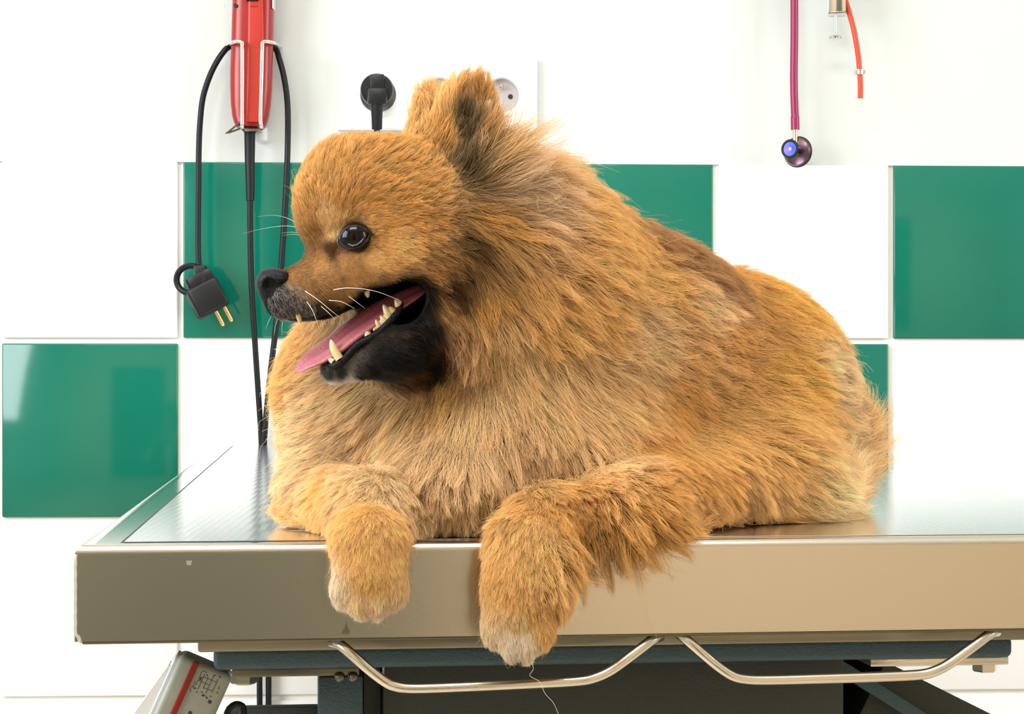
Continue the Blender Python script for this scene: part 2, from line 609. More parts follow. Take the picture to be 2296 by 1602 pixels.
# loose plug at the cord's end
pc = Wc(460, 662, 0.030)
ang = math.radians(28)
ax = Vector((math.sin(ang), 0, -math.cos(ang)))      # along the plug towards the pins
px_ = Vector((math.cos(ang), 0, math.sin(ang)))      # across
dy = Vector((0.28, -1, 0.1)).normalized()
SCL = 0.000492


def fpl(x, y, z):
    return pc + px_ * x + dy * y + ax * z


pg = MB()
pg.box(-0.0185, 0.0185, -0.010, 0.010, -0.014, 0.0215, fpl, bev=0.004, seg=3)
pg.box(-0.0125, 0.0175, -0.008, 0.008, -0.0255, -0.010, fpl, bev=0.003, seg=2)
pgo = pg.build('plug', M['black_plastic'], cl)
tmp = Wc(447, 618, 0.030)
MB().box(tmp.x - 0.006, tmp.x + 0.008, tmp.y - 0.007, tmp.y + 0.007, tmp.z - 0.014, tmp.z + 0.011, bev=0.002).build('cord_entry', M['black_plastic'], pgo)
rc = Wc(427, 627, 0.030)
ring = []
for k in range(28):
    t = 2 * math.pi * k / 28
    ring.append(rc + Vector((math.cos(t) * 0.0158, -math.cos(t) * 0.004, math.sin(t) * 0.0152)))
MB().tube(ring, 0.0042, 10, closed=True, flat=0.8).build('pull_ring', M['black_plastic'], pgo)
for sx in (0.002, 0.0125):
    MB().tube([fpl(sx, 0, 0.019), fpl(sx, 0, 0.0375), fpl(sx, 0, 0.0395)], [0.0024, 0.0024, 0.0014], 12).build('pin', M['brass'], pgo)

hd = thing('clipper_holder', W(565, 285, 0.002), 'bent chrome wire holder clasping the red clipper against the wall', 'holder')
R_ = 0.0022
lft = [W(508, 104, .001), W(512, 100, .030), W(520, 96, .056), W(534, 93, .060), W(541, 95, .061), W(543, 104, .061), W(543, 180, .061), W(543, 262, .059),
       W(543, 284, .058), W(545, 291, .046), W(546, 292, .004)]
rgt = [W(628, 104, .001), W(623, 100, .030), W(612, 96, .056), W(596, 93, .060), W(590, 95, .061), W(588, 104, .061), W(586, 180, .061), W(584, 262, .059),
       W(586, 284, .058), W(588, 291, .046), W(590, 293, .004)]
b1 = MB().tube(smooth_path(lft, 4), R_, 10)
b1.tube(smooth_path(rgt, 4), R_, 10)
b1.tube([W(545, 291, .047), W(587, 291, .047)], R_ * 0.8, 8)
b1.build('wire_frame', M['chrome'], hd)
MB().tube([W(541, 272, .050), W(512, 296, .050), W(506, 300, .050), W(512, 298, .050), W(543, 287, .050)], 0.0011, 8).build('spring_wire', M['steel_dark'], hd)
a = W(586, 300, 0.02)
MB().box(a.x - 0.007, a.x + 0.006, -0.022, 0.0, a.z - 0.008, a.z + 0.008, bev=0.002).build('wall_clip', M['frame_white'], hd)

# ------------------------------------------------------------------ stethoscope
st = thing('stethoscope', W(1783, 330, 0.02), 'stethoscope with magenta tube and blue chestpiece hanging on the wall', 'stethoscope')
SO = 0.03
MB().tube(smooth_path([W(1779, -260, SO), W(1780, -120, SO), W(1781, 0, SO), W(1781, 90, SO), W(1780, 180, SO), W(1782, 250, SO), W(1782.5, 262, SO),
                       W(1783, 291, SO)], 5),
          [0.0044] * 30 + [0.0049] * 6, 16).build('tube', M['magenta_rubber'], st)
MB().tube([W(1783, 286, SO), W(1783, 300, SO), W(1783, 328, SO)], [0.0029, 0.0027, 0.0026], 14).build('stem', M['gold'], st)
cc = W(1783, 337, SO)
axd = Vector((-0.62, -0.78, 0.02)).normalized()      # bell faces the room and to the left
e1 = Vector((0, 0, 1))
e2 = axd.cross(e1).normalized()


def fch(x, y, h):
    return cc + e2 * x + e1 * y + axd * h


MB().lathe([(0.0150, -0.0080), (0.0165, -0.0070), (0.0165, -0.0050), (0.0150, -0.0030), (0.0070, 0.0000), (0.0001, 0.0005)],
           lambda x, y, h: fch(x, y - 0.0012, h), 40).build('diaphragm', M['dark_purple_metal'], st, angle=30)
MB().lathe([(0.0060, -0.002), (0.0060, 0.004), (0.0098, 0.011), (0.0100, 0.0125), (0.0001, 0.0125)], lambda x, y, h: fch(x, y, h), 40).build('bell', M['dark_purple_metal'], st, angle=30)
MB().tube([fch(math.cos(t) * 0.0092, math.sin(t) * 0.0092, 0.0125) for t in [2 * math.pi * k / 32 for k in range(32)]], 0.0016, 10, closed=True).build('bell_rim', M['black_rubber'], st)
MB().lathe([(0.0080, 0.0123), (0.0080, 0.0131), (0.0045, 0.0128), (0.0012, 0.0124), (0.0001, 0.0124)], lambda x, y, h: fch(x, y, h), 32).build('bell_cup', M['iridescent'], st, angle=30)
MB().tube([fch(math.cos(t) * 0.0162, math.sin(t) * 0.0162 - 0.0012, -0.0065) for t in [2 * math.pi * k / 32 for k in range(32)]], 0.0014, 10, closed=True).build('diaphragm_rim', M['black_rubber'], st)
h_ = W(1779, -262, 0.0)
MB().tube([(h_.x, 0, h_.z), (h_.x, -0.05, h_.z), (h_.x, -0.055, h_.z + 0.012)], 0.005, 12).build('wall_hook', M['chrome'], st)

# ------------------------------------------------------------------ tourniquet
tq = thing('tourniquet', W(1876, 30, 0.03), 'steel screw clamp with an orange rubber tube hanging right of the stethoscope', 'tourniquet')
a, b_ = W(1862, -60, .05), W(1902, 33, .05)
cb = MB()
yw, ww = 0.028, b_.x - a.x
ca, sa = math.cos(math.radians(-14)), math.sin(math.radians(-14))
cx0 = a.x + ww / 2
cz0 = W(1880, 33, 0.04).z


def fcl(x, y, z):
    return Vector((cx0 + x * ca - y * sa, -0.038 + x * sa + y * ca, cz0 + z))


cb.box(-ww / 2, ww / 2, -0.011, -0.0085, 0.0, 0.05, fcl, bev=0.0011)
cb.box(-ww / 2, ww / 2, 0.0085, 0.011, 0.0, 0.05, fcl, bev=0.0011)
cb.box(-ww / 2, ww / 2, -0.011, 0.011, 0.0, 0.003, fcl, bev=0.0011)
cb.build('clamp_frame', M['chrome'], tq)
MB().box(-ww / 2 + 0.003, ww / 2 - 0.001, -0.0085, 0.0085, 0.012, 0.05, fcl).build('clamp_jaw', M['black_rubber'], tq)
MB().tube([W(1873, 20, .04), W(1873, 78, .04)], 0.0016, 12).build('clamp_screw', M['chrome'], tq)
kc = W(1873, 78, .04)
MB().lathe([(0.0022, 0.0), (0.0060, -0.001), (0.0078, -0.0030), (0.0074, -0.0048), (0.0040, -0.0056), (0.0001, -0.0056)],
           lambda x, y, h: kc + Vector((x, y, h)), 28).build('screw_knob', M['chrome'], tq)
MB().tube(smooth_path([W(1886, -60, .040), W(1893, -10, .040), W(1901, 18, .040), W(1913, 62, .042), W(1922, 110, .044), W(1927, 155, .045), W(1929, 190, .045), W(1929, 220, .045)], 6),
          0.0030, 14).build('rubber_tube', M['orange_rubber'], tq)
kc2 = W(1928, 162, .045)
q = MB().tube([kc2 + Vector((0, 0, 0.0028)), kc2 - Vector((0, 0, 0.0028))], 0.0041, 16)
q.box(kc2.x - 0.0056, kc2.x - 0.003, kc2.y - 0.004, kc2.y + 0.004, kc2.z - 0.003, kc2.z + 0.003, bev=0.0006)
q.box(kc2.x + 0.003, kc2.x + 0.0058, kc2.y - 0.004, kc2.y + 0.004, kc2.z - 0.0022, kc2.z + 0.003, bev=0.0006)
q.build('crimp', M['chrome'], tq)
h_ = W(1886, -62, 0.0)
MB().tube([(h_.x, 0, h_.z), (h_.x, -0.05, h_.z), (h_.x, -0.055, h_.z + 0.012)], 0.004, 12).build('wall_hook', M['chrome'], tq)

# ------------------------------------------------------------------ examination table
WT, LT, HT = 0.572, 1.226, 0.043
tb = thing('exam_table', T(WT / 2, LT / 2, -TOP), 'stainless steel veterinary exam table with a stamped top under the dog', 'exam table')


def Tf(x, y, z):
    return T(x, y, z)


# pan: rounded front edge, closed on all sides
def pan():
    m = MB()
    r = 0.0045
    prof = [(0.0, -HT)] + [(r - r * math.cos(t), -r + r * math.sin(t)) for t in [math.radians(k * 15) for k in range(7)]] + [(r + 0.0005, 0.0), (0.0114, 0.0), (0.012, 0.0), (0.0128, -0.0018)]
    n = len(prof)
    loops = []
    for off, z in prof:
        ox = off * (0.020 / 0.012) if off > r else off
        loops.append([Tf(ox, off, z), Tf(WT - ox, off, z), Tf(WT - ox, LT - off, z), Tf(ox, LT - off, z)])
    verts = [p for L in loops for p in L]
    faces = []
    for i in range(n - 1):
        for k in range(4):
            l = (k + 1) % 4
            faces.append([i * 4 + k, i * 4 + l, (i + 1) * 4 + l, (i + 1) * 4 + k])
    faces.append([(n - 1) * 4 + k for k in range(4)])
    faces.append([0, 3, 2, 1])
    m.add(verts, faces)
    m.mi = [1 if 28 <= i < len(faces) - 2 else 0 for i in range(len(faces))]
    return m


pan_o = pan().build('tabletop', [M['steel'], M['steel_rim']], tb, angle=25)
w_ = MB()
w_.tube([Tf(0.0006, 0.0006, -0.004)] + [Tf(0.0004 + 0.00012 * math.sin(k * 2.1), 0.0004, -0.006 - k * 0.0018) for k in range(20)], 0.0009, 8)
w_.tube([Tf(0.0004, 0.0008, -0.0395), Tf(0.0018, 0.0, -0.0410), Tf(0.0026, 0.0006, -0.0435)], 0.0010, 8)
w_.build('corner_weld', M['chrome'], pan_o)
MB().box(0.0190, WT - 0.019, 0.0120, LT - 0.012, -0.0012, 0.0001, Tf).build('rim_gasket', M['black_gap'], tb)
MB().box(0.0205, WT - 0.0205, 0.0128, LT - 0.0135, -0.0012, 0.0004, Tf).build('stamped_plate', M['plate'], tb)
MB().box(0.003, WT - 0.003, 0.002, LT - 0.002, -HT - 0.0016, -HT, Tf, bev=0.0006).build('return_flange', M['steel_dark'], tb)
# small pale adhesive scrap and a dried drip on the front face
x, z = TP(424, 1263, 0.0)
MB().add([Tf(x - 0.0013, -0.00025, z + 0.0010), Tf(x + 0.0013, -0.00025, z + 0.0010), Tf(x + 0.0009, -0.00025, z - 0.0010), Tf(x - 0.0009, -0.00025, z - 0.0010),
          Tf(x - 0.0013, 0.0, z + 0.0010), Tf(x + 0.0013, 0.0, z + 0.0010), Tf(x + 0.0009, 0.0, z - 0.0010), Tf(x - 0.0009, 0.0, z - 0.0010)],
         [[0, 1, 2, 3], [4, 5, 1, 0], [5, 6, 2, 1], [6, 7, 3, 2], [7, 4, 0, 3]]).build('sticker_scrap', M['scrap'], pan_o)
x, z = TP(775, 1418, 0.0)
sv = [(0.0004, 0.0050), (0.0008, 0.0026), (0.0018, 0.0004), (0.0018, -0.0010), (-0.0018, -0.0010), (-0.0016, 0.0004), (-0.0002, 0.0026)]
MB().add([Tf(x + p, -0.0002, z + q) for p, q in sv] + [Tf(x + p, 0.0001, z + q) for p, q in sv],
         [list(range(7))] + [[k, (k + 1) % 7, 7 + (k + 1) % 7, 7 + k] for k in range(7)]).build('dried_drip', M['stain'], pan_o, smooth=False)

# support frame under the pan
x_l, _ = TP(443, 1455, 0.028)
ZB = -0.0527
MB().box(x_l, WT - 0.012, 0.028, LT - 0.03, ZB, -HT - 0.001, Tf, bev=0.0012).build('support_frame', M['steel_frame'], tb)
x1, zz = TP(478, 1500, 0.040)
x2, _ = TP(2272, 1470, 0.040)
ZB2 = -0.0632
MB().box(x1, x2, 0.040, 0.95, ZB2, ZB + 0.0002, Tf, bev=0.0032, seg=4).build('cross_beam', M['paint_blue'], tb)


def hexbolt(u, v, y, name='bolt'):
    x, z = TP(u, v, y)
    m = MB()
    m.lathe([(0.0072, 0.0), (0.0072, -0.0012), (0.0001, -0.0012)], lambda a, b, h: Tf(x + a, y + b, ZB3 + h), 24)
    m.lathe([(0.0064, -0.0012), (0.0064, -0.0050), (0.0054, -0.0058), (0.0001, -0.0058)], lambda a, b, h: Tf(x + a, y + b, ZB3 + h), 6)
    m.build(name, M['steel_rod'], tb, angle=20)


ZB3 = ZB2 - 0.0040
xa, _ = TP(520, 1515, 0.045)
xb, _ = TP(806, 1515, 0.045)
MB().box(xa, xb, 0.045, 0.11, ZB3, ZB2, Tf, bev=0.0006).build('mounting_plate', M['steel_dark'], tb)
xa, _ = TP(1952, 1490, 0.045)
xb, _ = TP(2262, 1490, 0.045)
MB().box(xa, xb, 0.045, 0.11, ZB3, ZB2, Tf, bev=0.0006).build('mounting_plate', M['steel_rod'], tb)
hexbolt(546, 1530, 0.062)
hexbolt(2208, 1505, 0.062)
# two small round screw heads on the left plate
for u in (762, 792):
    x, z = TP(u, 1520, 0.05)
    MB().lathe([(0.0025, -0.0032), (0.0023, 0.0), (0.0014, 0.0010), (0.0001, 0.0012)], lambda a, b, h, x=x: Tf(x + a, 0.043 - h, ZB3 - 0.0005 + b), 16).build('screw_head', M['steel_dark'], tb)

# bent leash rails below the front edge
RR = 0.00245
YR = 0.004


def rail(pts, name='leash_rail'):
    P3 = []
    for u, v, y in pts:
        x, z = TP(u, v, y)
        P3.append(Tf(x, y, z))
    m = MB().tube(smooth_path(P3, 5), RR, 14)
    o = m.build(name, M['steel_rod'], tb)
    for u, v, y in (pts[0], pts[-1]):
        x, z = TP(u, v, y)
        wd = MB()
        wd.tube([Tf(x - 0.0030 + q * 0.0005, y + 0.0004, z + 0.0014 + 0.0010 * (q % 2)) for q in range(12)], [0.0009] + [0.0014, 0.0011] * 5 + [0.0009], 8)
        wd.build('weld_bead', M['steel_dark'], o)
    return o


rail([(745, 1441, .014), (762, 1446, .008), (790, 1469, .004), (825, 1500, .002), (862, 1528, .001), (888, 1540, .001), (930, 1545, .001), (1050, 1541, .001), (1180, 1535, .001),
      (1290, 1529, .001), (1330, 1522, .001), (1370, 1504, .002), (1420, 1468, .003), (1462, 1436, .006), (1480, 1428, .012)])
rail([(1521, 1422, .012), (1533, 1430, .006), (1565, 1458, .003), (1605, 1492, .002), (1640, 1516, .001), (1668, 1524, .001), (1720, 1526, .001), (1860, 1522, .001), (1980, 1518, .001),
      (2060, 1514, .001), (2095, 1506, .001), (2130, 1488, .002), (2180, 1452, .003), (2220, 1422, .006), (2234, 1418, .012)])

# lift under the frame
x1, _ = TP(858, 1560, 0.085)
x2, _ = TP(1892, 1560, 0.085)
MB().box(x1, x2, 0.085, 0.60, -0.80, ZB2 + 0.0002, Tf, bev=0.0012).build('lift_housing', M['paint_dark'], tb)
MB().box(x1 - 0.0002, x1 + 0.0008, 0.0835, 0.0850, -0.0755, -0.066, Tf).build('housing_seam', M['chrome'], tb)
xs, _ = TP(816, 1560, 0.10)
MB().box(xs, x1 - 0.0006, 0.10, 0.58, -0.80, ZB2 + 0.0002, Tf).build('side_panel', M['paint_dark'], tb)
xa, za = TP(713, 1519, 0.075)
xb, _ = TP(814, 1519, 0.075)
MB().box(xa, xb, 0.075, 0.20, -0.105, za, Tf, bev=0.0012).build('guide_block', M['paint_blue'], tb)
xa2, za2 = TP(505, 1590, 0.12)
MB().box(xa2, xb, 0.12, 0.130, za2 - 0.012, za2, Tf, bev=0.001).build('lower_bar', M['paint_dark'], tb)


def beam(u0, v0, u1, v1, y, w, dep, m, name):
    x0_, z0_ = TP(u0, v0, y)
    x1_, z1_ = TP(u1, v1, y)
    dx, dz = x1_ - x0_, z1_ - z0_
    L = math.hypot(dx, dz)
    dx, dz = dx / L, dz / L
    L = min(L * 2.4, (0.80 + z0_) / max(1e-6, -dz))
    MB().box(0, L, 0, dep, -w, 0.0, lambda a, b, c: Tf(x0_ + dx * a - dz * c * -1.0 * -1.0, y + b, z0_ + dz * a + dx * c), bev=0.001).build(name, m, tb)


beam(1985, 1484, 2222, 1602, 0.11, 0.060, 0.05, M['paint_dark'], 'scissor_arm')
beam(1890, 1482, 2080, 1602, 0.095, 0.007, 0.012, M['paint_blue'], 'scissor_brace')
MB().box(x2 + 0.0004, x2 + 0.030, 0.165, 0.55, -0.80, ZB2 + 0.0002, Tf).build('inner_panel', M['black_rubber'], tb)
MB().box(0.05, WT - 0.05, 0.05, 0.90, -TOP, -TOP + 0.05, Tf, bev=0.006).build('base', M['paint_dark'], tb)
MB().box(0.16, WT - 0.16, 0.12, 0.55, -TOP + 0.05, -0.79, Tf, bev=0.003).build('pedestal', M['paint_dark'], tb)

# drive unit: grey box with a red stripe, tilted
YD = 0.065
dang = math.radians(24)
ox, oz = TP(418, 1472, YD)


def Df(x, y, z):
    """x across (to lower right), z along the unit (down), y depth"""
    return Tf(ox + x * math.cos(dang) - z * math.sin(dang), YD + y, oz - x * math.sin(dang) - z * math.cos(dang))


S = 0.000214
du = MB().box(-16 * S, 114 * S, 0.0, 0.020, 0.0, 0.20, Df, bev=0.0035, seg=4).build('drive_unit', M['housing_grey'], tb)
MB().box(-26 * S, -2 * S, 0.002, 0.018, 0.001, 0.20, Df, bev=0.004, seg=4).build('lit_side', M['housing_lit'], du)  # left side of the unit, the light on it put into the pale colour
MB().box(0, 1, 0.004, 0.0185, 0.008, 0.20, lambda x, y, z: Df(-6 * S - (1 - x) * (15 * S + 0.20 * z), y, z)).build('lit_side_wedge', M['white_plastic'], du)  # same left face widening downwards, its bright light painted as white
MB().box(19 * S, 33 * S, -0.0011, 0.002, 0.0006, 0.20, Df, bev=0.0007).build('red_stripe', M['red_stripe'], du)
pr = MB()


def ink(x0, z0, x1, z1, w=1.0):
    dx, dz = x1 - x0, z1 - z0
    L = math.hypot(dx, dz)
    nx, nz = -dz / L * w / 2, dx / L * w / 2
    q = [(x0 + nx, z0 + nz), (x1 + nx, z1 + nz), (x1 - nx, z1 - nz), (x0 - nx, z0 - nz)]
    pr.add([Df(a * S, -0.00012, b * S) for a, b in q] + [Df(a * S, 0.0004, b * S) for a, b in q],
           [[0, 1, 2, 3], [0, 1, 5, 4], [1, 2, 6, 5], [2, 3, 7, 6], [3, 0, 4, 7]])


for i, x in enumerate((46, 54, 64, 74, 86)):
    ink(x, 16 + i % 3 * 4, x, 52 + (i * 7) % 13, 1.1)
    ink(x - 2, 60 + (i * 5) % 9, x + 3, 60 + (i * 5) % 9, 1.6)
ink(46, 16, 58, 16)
ink(54, 28, 86, 28)
ink(46, 40, 74, 40)
ink(64, 50, 86, 50)
ink(42, 44, 42, 58)
ink(38, 58, 50, 58)
ink(36, 62, 42, 70, 1.2)
for x, z, w, h in ((50, 30, 4, 8), (60, 20, 3, 3), (76, 14, 3, 3), (88, 12, 3, 4), (70, 64, 5, 5), (80, 66, 3, 5), (90, 70, 8, 8), (96, 34, 2, 6), (97, 46, 2, 5), (60, 110, 8, 9)):
    ink(x, z, x, z + h, w)
pr.build('printed_diagram', M['print_ink'], du, smooth=False)
cp = []
for u, v in ((505, 1640), (508, 1604), (516, 1588), (528, 1580), (540, 1582), (546, 1592), (548, 1640)):
    x, z = TP(u, v, 0.085)
    cp.append(Tf(x, 0.085, z))
MB().tube(smooth_path(cp, 6), 0.0016, 10).build('cable', M['black_rubber'], du)

# ------------------------------------------------------------------ the dog: body surface from blended solids
def px(d):
    return d / F


def ell(P_, c, r, rot=None):
    q = P_ - c
    if rot is not None:
        q = q @ rot
    k0 = np.sqrt(((q / r) ** 2).sum(1)) + 1e-9
    k1 = np.sqrt(((q / (r * r)) ** 2).sum(1)) + 1e-9
    return k0 * (k0 - 1.0) / k1


def cone(P_, a, ra, b, rb, flat=1.0):
    ab = b - a
    L2 = (ab * ab).sum()
    q = P_ - a
    t = np.clip((q @ ab) / L2, 0, 1)
    d = P_ - (a + t[:, None] * ab)
    if flat != 1.0:
        d = d * np.array([1, 1 / flat, 1])
    return np.sqrt((d * d).sum(1)) - (ra + (rb - ra) * t)


def smin(a, b, k):
    h = np.clip(0.5 + 0.5 * (b - a) / k, 0, 1)
    return b + (a - b) * h - k * h * (1 - h)


def smax(a, b, k):
    return -smin(-a, -b, k)


def E(u, v, d, ru, rv, rd, k=0.012, roll=0.0):
    """ellipsoid: centre pixel and depth, radii in pixels at that depth, roll in degrees clockwise in the picture"""
    s = px(d)
    t = math.radians(roll)
    rot = np.array([[math.cos(t), 0, math.sin(t)], [0, 1, 0], [-math.sin(t), 0, math.cos(t)]]) if roll else None
    return ('e', C(u, v, d), np.array([ru * s, rd * s, rv * s]), k, rot)


def K(u0, v0, d0, r0, u1, v1, d1, r1, k=0.012, flat=1.0):
    return ('c', C(u0, v0, d0), r0 * px(d0), C(u1, v1, d1), r1 * px(d1), k, flat)


def eval_prims(prims, P_):
    out = None
    for p in prims:
        if p[0] == 'e':
            d, k = ell(P_, p[1], p[2], p[4]), p[3]
        else:
            d, k = cone(P_, p[1], p[2], p[3], p[4], p[6]), p[5]
        out = d if out is None else smin(out, d, k)
    return out


HD = 0.892                      # depth of the head's middle plane
BODY = [
    K(1190, 860, .985, 262, 1590, 905, 1.05, 255, .03),
    E(1655, 928, 1.06, 210, 238, 225, .04),
    E(1110, 830, .975, 370, 335, 290, .04),
    E(965, 960, .955, 285, 205, 205, .04),
    E(1142, 660, .955, 190, 224, 208, .05),
    K(1150, 640, .955, 190, 950, 560, .915, 150, .04),
    E(1430, 755, 1.0, 205, 190, 200, .04),
    E(1010, 1090, .894, 125, 88, 110, .03),
    E(1240, 985, .925, 190, 88, 130, .035),
    E(770, 835, .965, 110, 110, 110, .03),
    E(1690, 1060, .985, 165, 130, 140, .03),        # near thigh
    E(1815, 1060, 1.11, 56, 56, 60, .02),           # tail root
    E(735, 1115, .945, 78, 80, 105, .03),           # far elbow
    # far foreleg
    K(760, 1120, .935, 72, 826, 1152, .872, 74, .015),
    K(826, 1152, .872, 74, 829, 1225, .8375, 68, .012, .72),
    K(829, 1225, .8375, 70, 829, 1285, .834, 78, .010, .66),
    E(772, 1324, .8330, 27, 36, 32, .005), E(807, 1346, .8315, 25, 38, 35, .004), E(848, 1348, .8315, 25, 38, 35, .004), E(884, 1322, .8330, 26, 36, 32, .005),
    # near foreleg
    K(1570, 1112, .935, 76, 1450, 1142, .884, 66, .05),
    K(1450, 1142, .884, 66, 1225, 1172, .866, 62, .015),
    K(1225, 1172, .866, 62, 1180, 1225, .846, 66, .012, .85),
    K(1180, 1225, .846, 68, 1166, 1310, .8385, 72, .012, .70),
    K(1166, 1310, .8385, 70, 1162, 1370, .837, 76, .010, .62),
    E(1109, 1410, .8360, 26, 38, 32, .005), E(1143, 1436, .8345, 24, 42, 35, .004), E(1182, 1440, .8345, 24, 42, 35, .004), E(1215, 1412, .8360, 25, 38, 32, .005),
]
HEAD = [
    E(868, 468, HD + .008, 168, 145, 150, .02),
    E(765, 440, HD + .004, 72, 88, 92, .02),
    E(735, 500, HD + .002, 48, 60, 60, .012),        # brow
    K(800, 612, HD + .002, 82, 645, 655, HD, 45, .012),
    E(690, 676, HD, 80, 36, 50, .010, -6),           # upper lip
    E(905, 590, HD + .002, 115, 100, 120, .015),
    E(830, 588, HD - .010, 85, 34, 50, .010),        # cheek bone
    K(985, 730, HD + .006, 85, 905, 775, HD + .002, 66, .015),
    K(905, 775, HD + .002, 62, 750, 828, HD, 30, .010),   # lower jaw
    K(1046, 390, HD + .010, 92, 1064, 224, HD + .006, 32, .02, .42),    # near ear
    E(1022, 300, HD + .012, 42, 85, 24, .015, 8),
    K(962, 390, HD + .050, 70, 966, 243, HD + .056, 32, .02, .45),    # far ear
]
SLOT = [E(922, 660, HD - .012, 30, 28, 90, .008), K(903, 680, HD, 50, 838, 692, HD, 40, .004, 3.2), K(838, 692, HD, 40, 735, 765, HD, 30, .004, 3.2)]
SLOT_BACK = [K(912, 668, HD - .040, 36, 905, 690, HD - .022, 34, .004)]
EARCUP = [E(1042, 322, HD - .016, 20, 54, 44, .008, 10)]
EYE_D = HD - .0225              # eyeball
EYE_O = C(795, 532, EYE_D)
EYE_R = 34 * px(EYE_D)


def slot(P_):
    return eval_prims(SLOT, P_)


def sdf_dog(P_):
    d = smin(eval_prims(HEAD, P_), eval_prims(BODY, P_), 0.014)
    d = smax(d, -slot(P_), 0.003)
    d = smax(d, -eval_prims(SLOT_BACK, P_), 0.004)
    d = smax(d, -eval_prims(EARCUP, P_), 0.006)
    d = smax(d, EYE_R * 1.06 - np.linalg.norm(P_ - EYE_O, axis=1), 0.002)
    # resting on the table: nothing below the top inside the table's outline
    a, dd, b = P_[:, 0] - TO[0], P_[:, 1] - TO[1], P_[:, 2]
    y = -a * math.sin(TH) + dd * math.cos(TH)
    plane = -0.0745 - b                                   # >0 below the top
    front = 0.0015 - y                                    # >0 in front of the table
    d = smax(d, np.minimum(plane, 0.0 - front + 0.0), 0.003)
    return d


def surface_net(f, lo, hi, h, block=8, margin=1.9):
    n = [int(math.ceil((hi[i] - lo[i]) / h / block)) * block for i in range(3)]
    ax = [lo[i] + h * np.arange(n[i]) for i in range(3)]
    nb = [m // block for m in n]
    bc = [lo[i] + h * (np.arange(nb[i]) * block + (block - 1) / 2) for i in range(3)]
    G = np.stack(np.meshgrid(*bc, indexing='ij'), -1).reshape(-1, 3)
    v = f(G)
    near = np.abs(v) < block * h * 0.87 * margin
    val = np.repeat(np.repeat(np.repeat(v.reshape(nb), block, 0), block, 1), block, 2).astype(np.float32)
    idx = np.argwhere(near.reshape(nb))
    off = np.stack(np.meshgrid(*[np.arange(block)] * 3, indexing='ij'), -1).reshape(-1, 3)
    for s in range(0, len(idx), 1500):
        I = (idx[s:s + 1500, None, :] * block + off[None]).reshape(-1, 3)
        P_ = np.array(lo) + I * h
        val[I[:, 0], I[:, 1], I[:, 2]] = f(P_)
    neg = val < 0
    cnt = np.zeros([m - 1 for m in n], np.int8)
    for dx in (0, 1):
        for dy in (0, 1):
            for dz in (0, 1):
                cnt += neg[dx:n[0] - 1 + dx, dy:n[1] - 1 + dy, dz:n[2] - 1 + dz]
    act = (cnt > 0) & (cnt < 8)
    cells = np.argwhere(act)
    vid = -np.ones(act.shape, np.int64)
    vid[act] = np.arange(len(cells))
    acc = np.zeros((len(cells), 3))
    num = np.zeros(len(cells))
    cor = [np.array(c_) for c_ in ((0, 0, 0), (1, 0, 0), (0, 1, 0), (1, 1, 0), (0, 0, 1), (1, 0, 1), (0, 1, 1), (1, 1, 1))]
    for i, j in ((0, 1), (2, 3), (4, 5), (6, 7), (0, 2), (1, 3), (4, 6), (5, 7), (0, 4), (1, 5), (2, 6), (3, 7)):
        A, B = cells + cor[i], cells + cor[j]
        va, vb = val[A[:, 0], A[:, 1], A[:, 2]], val[B[:, 0], B[:, 1], B[:, 2]]
        m = (va < 0) != (vb < 0)
        t = np.clip(va / np.where(m, va - vb, 1), 0, 1)
        acc[m] += (A + (B - A) * t[:, None])[m]
        num[m] += 1
    V = np.array(lo) + h * acc / num[:, None]
    quads = []
    for axis in range(3):
        o1, o2 = [k for k in range(3) if k != axis]
        sl0 = [slice(0, n[k] - 1) for k in range(3)]
        sl1 = [slice(0, n[k] - 1) for k in range(3)]
        sl1[axis] = slice(1, n[axis])
        sl0[axis] = slice(0, n[axis] - 1)
        A, B = neg[tuple(sl0)], neg[tuple(sl1)]
        e = np.argwhere(A != B)
        e = e[(e[:, o1] > 0) & (e[:, o2] > 0)]
        flip = A[e[:, 0], e[:, 1], e[:, 2]]
        u1 = np.zeros(3, int)
        u2 = np.zeros(3, int)
        u1[o1], u2[o2] = 1, 1
        q = [vid[tuple((e - s).T)] for s in (0 * u1, u1, u1 + u2, u2)]
        q = np.stack(q, 1)
        if axis == 1:
            flip = ~flip
        q[~flip] = q[~flip][:, ::-1]
        quads.append(q[(q >= 0).all(1)])
    return V, np.concatenate(quads)


def laplace(V, Q, it=2, lam=0.5):
    e = np.concatenate([Q[:, [0, 1]], Q[:, [1, 2]], Q[:, [2, 3]], Q[:, [3, 0]]])
    for _ in range(it):
        s = np.zeros_like(V)
        c_ = np.zeros(len(V))
        for k in range(3):
            s[:, k] = np.bincount(e[:, 0], V[e[:, 1], k], len(V)) + np.bincount(e[:, 1], V[e[:, 0], k], len(V))
        c_ = np.bincount(e[:, 0], minlength=len(V)) + np.bincount(e[:, 1], minlength=len(V))
        V = V + lam * (s / np.maximum(c_, 1)[:, None] - V)
    return V


def np_mesh(name, V, Q, m, parent=None, origin=None):
    me = bpy.data.meshes.new(name)
    org = np.array(root_of(parent).location) if parent else np.array(origin)
    me.vertices.add(len(V))
    me.vertices.foreach_set('co', (V - org).astype(np.float32).ravel())
    me.loops.add(Q.size)
    me.polygons.add(len(Q))
    me.loops.foreach_set('vertex_index', Q.astype(np.int32).ravel())
    me.polygons.foreach_set('loop_start', np.arange(0, Q.size, Q.shape[1], dtype=np.int32))
    me.update(calc_edges=True)
    me.validate()
    me.shade_smooth()
    me.materials.append(m)
    o = bpy.data.objects.new(name, me)
    COL.objects.link(o)
    if parent:
        o.parent = parent
    else:
        o.location = origin
    return o


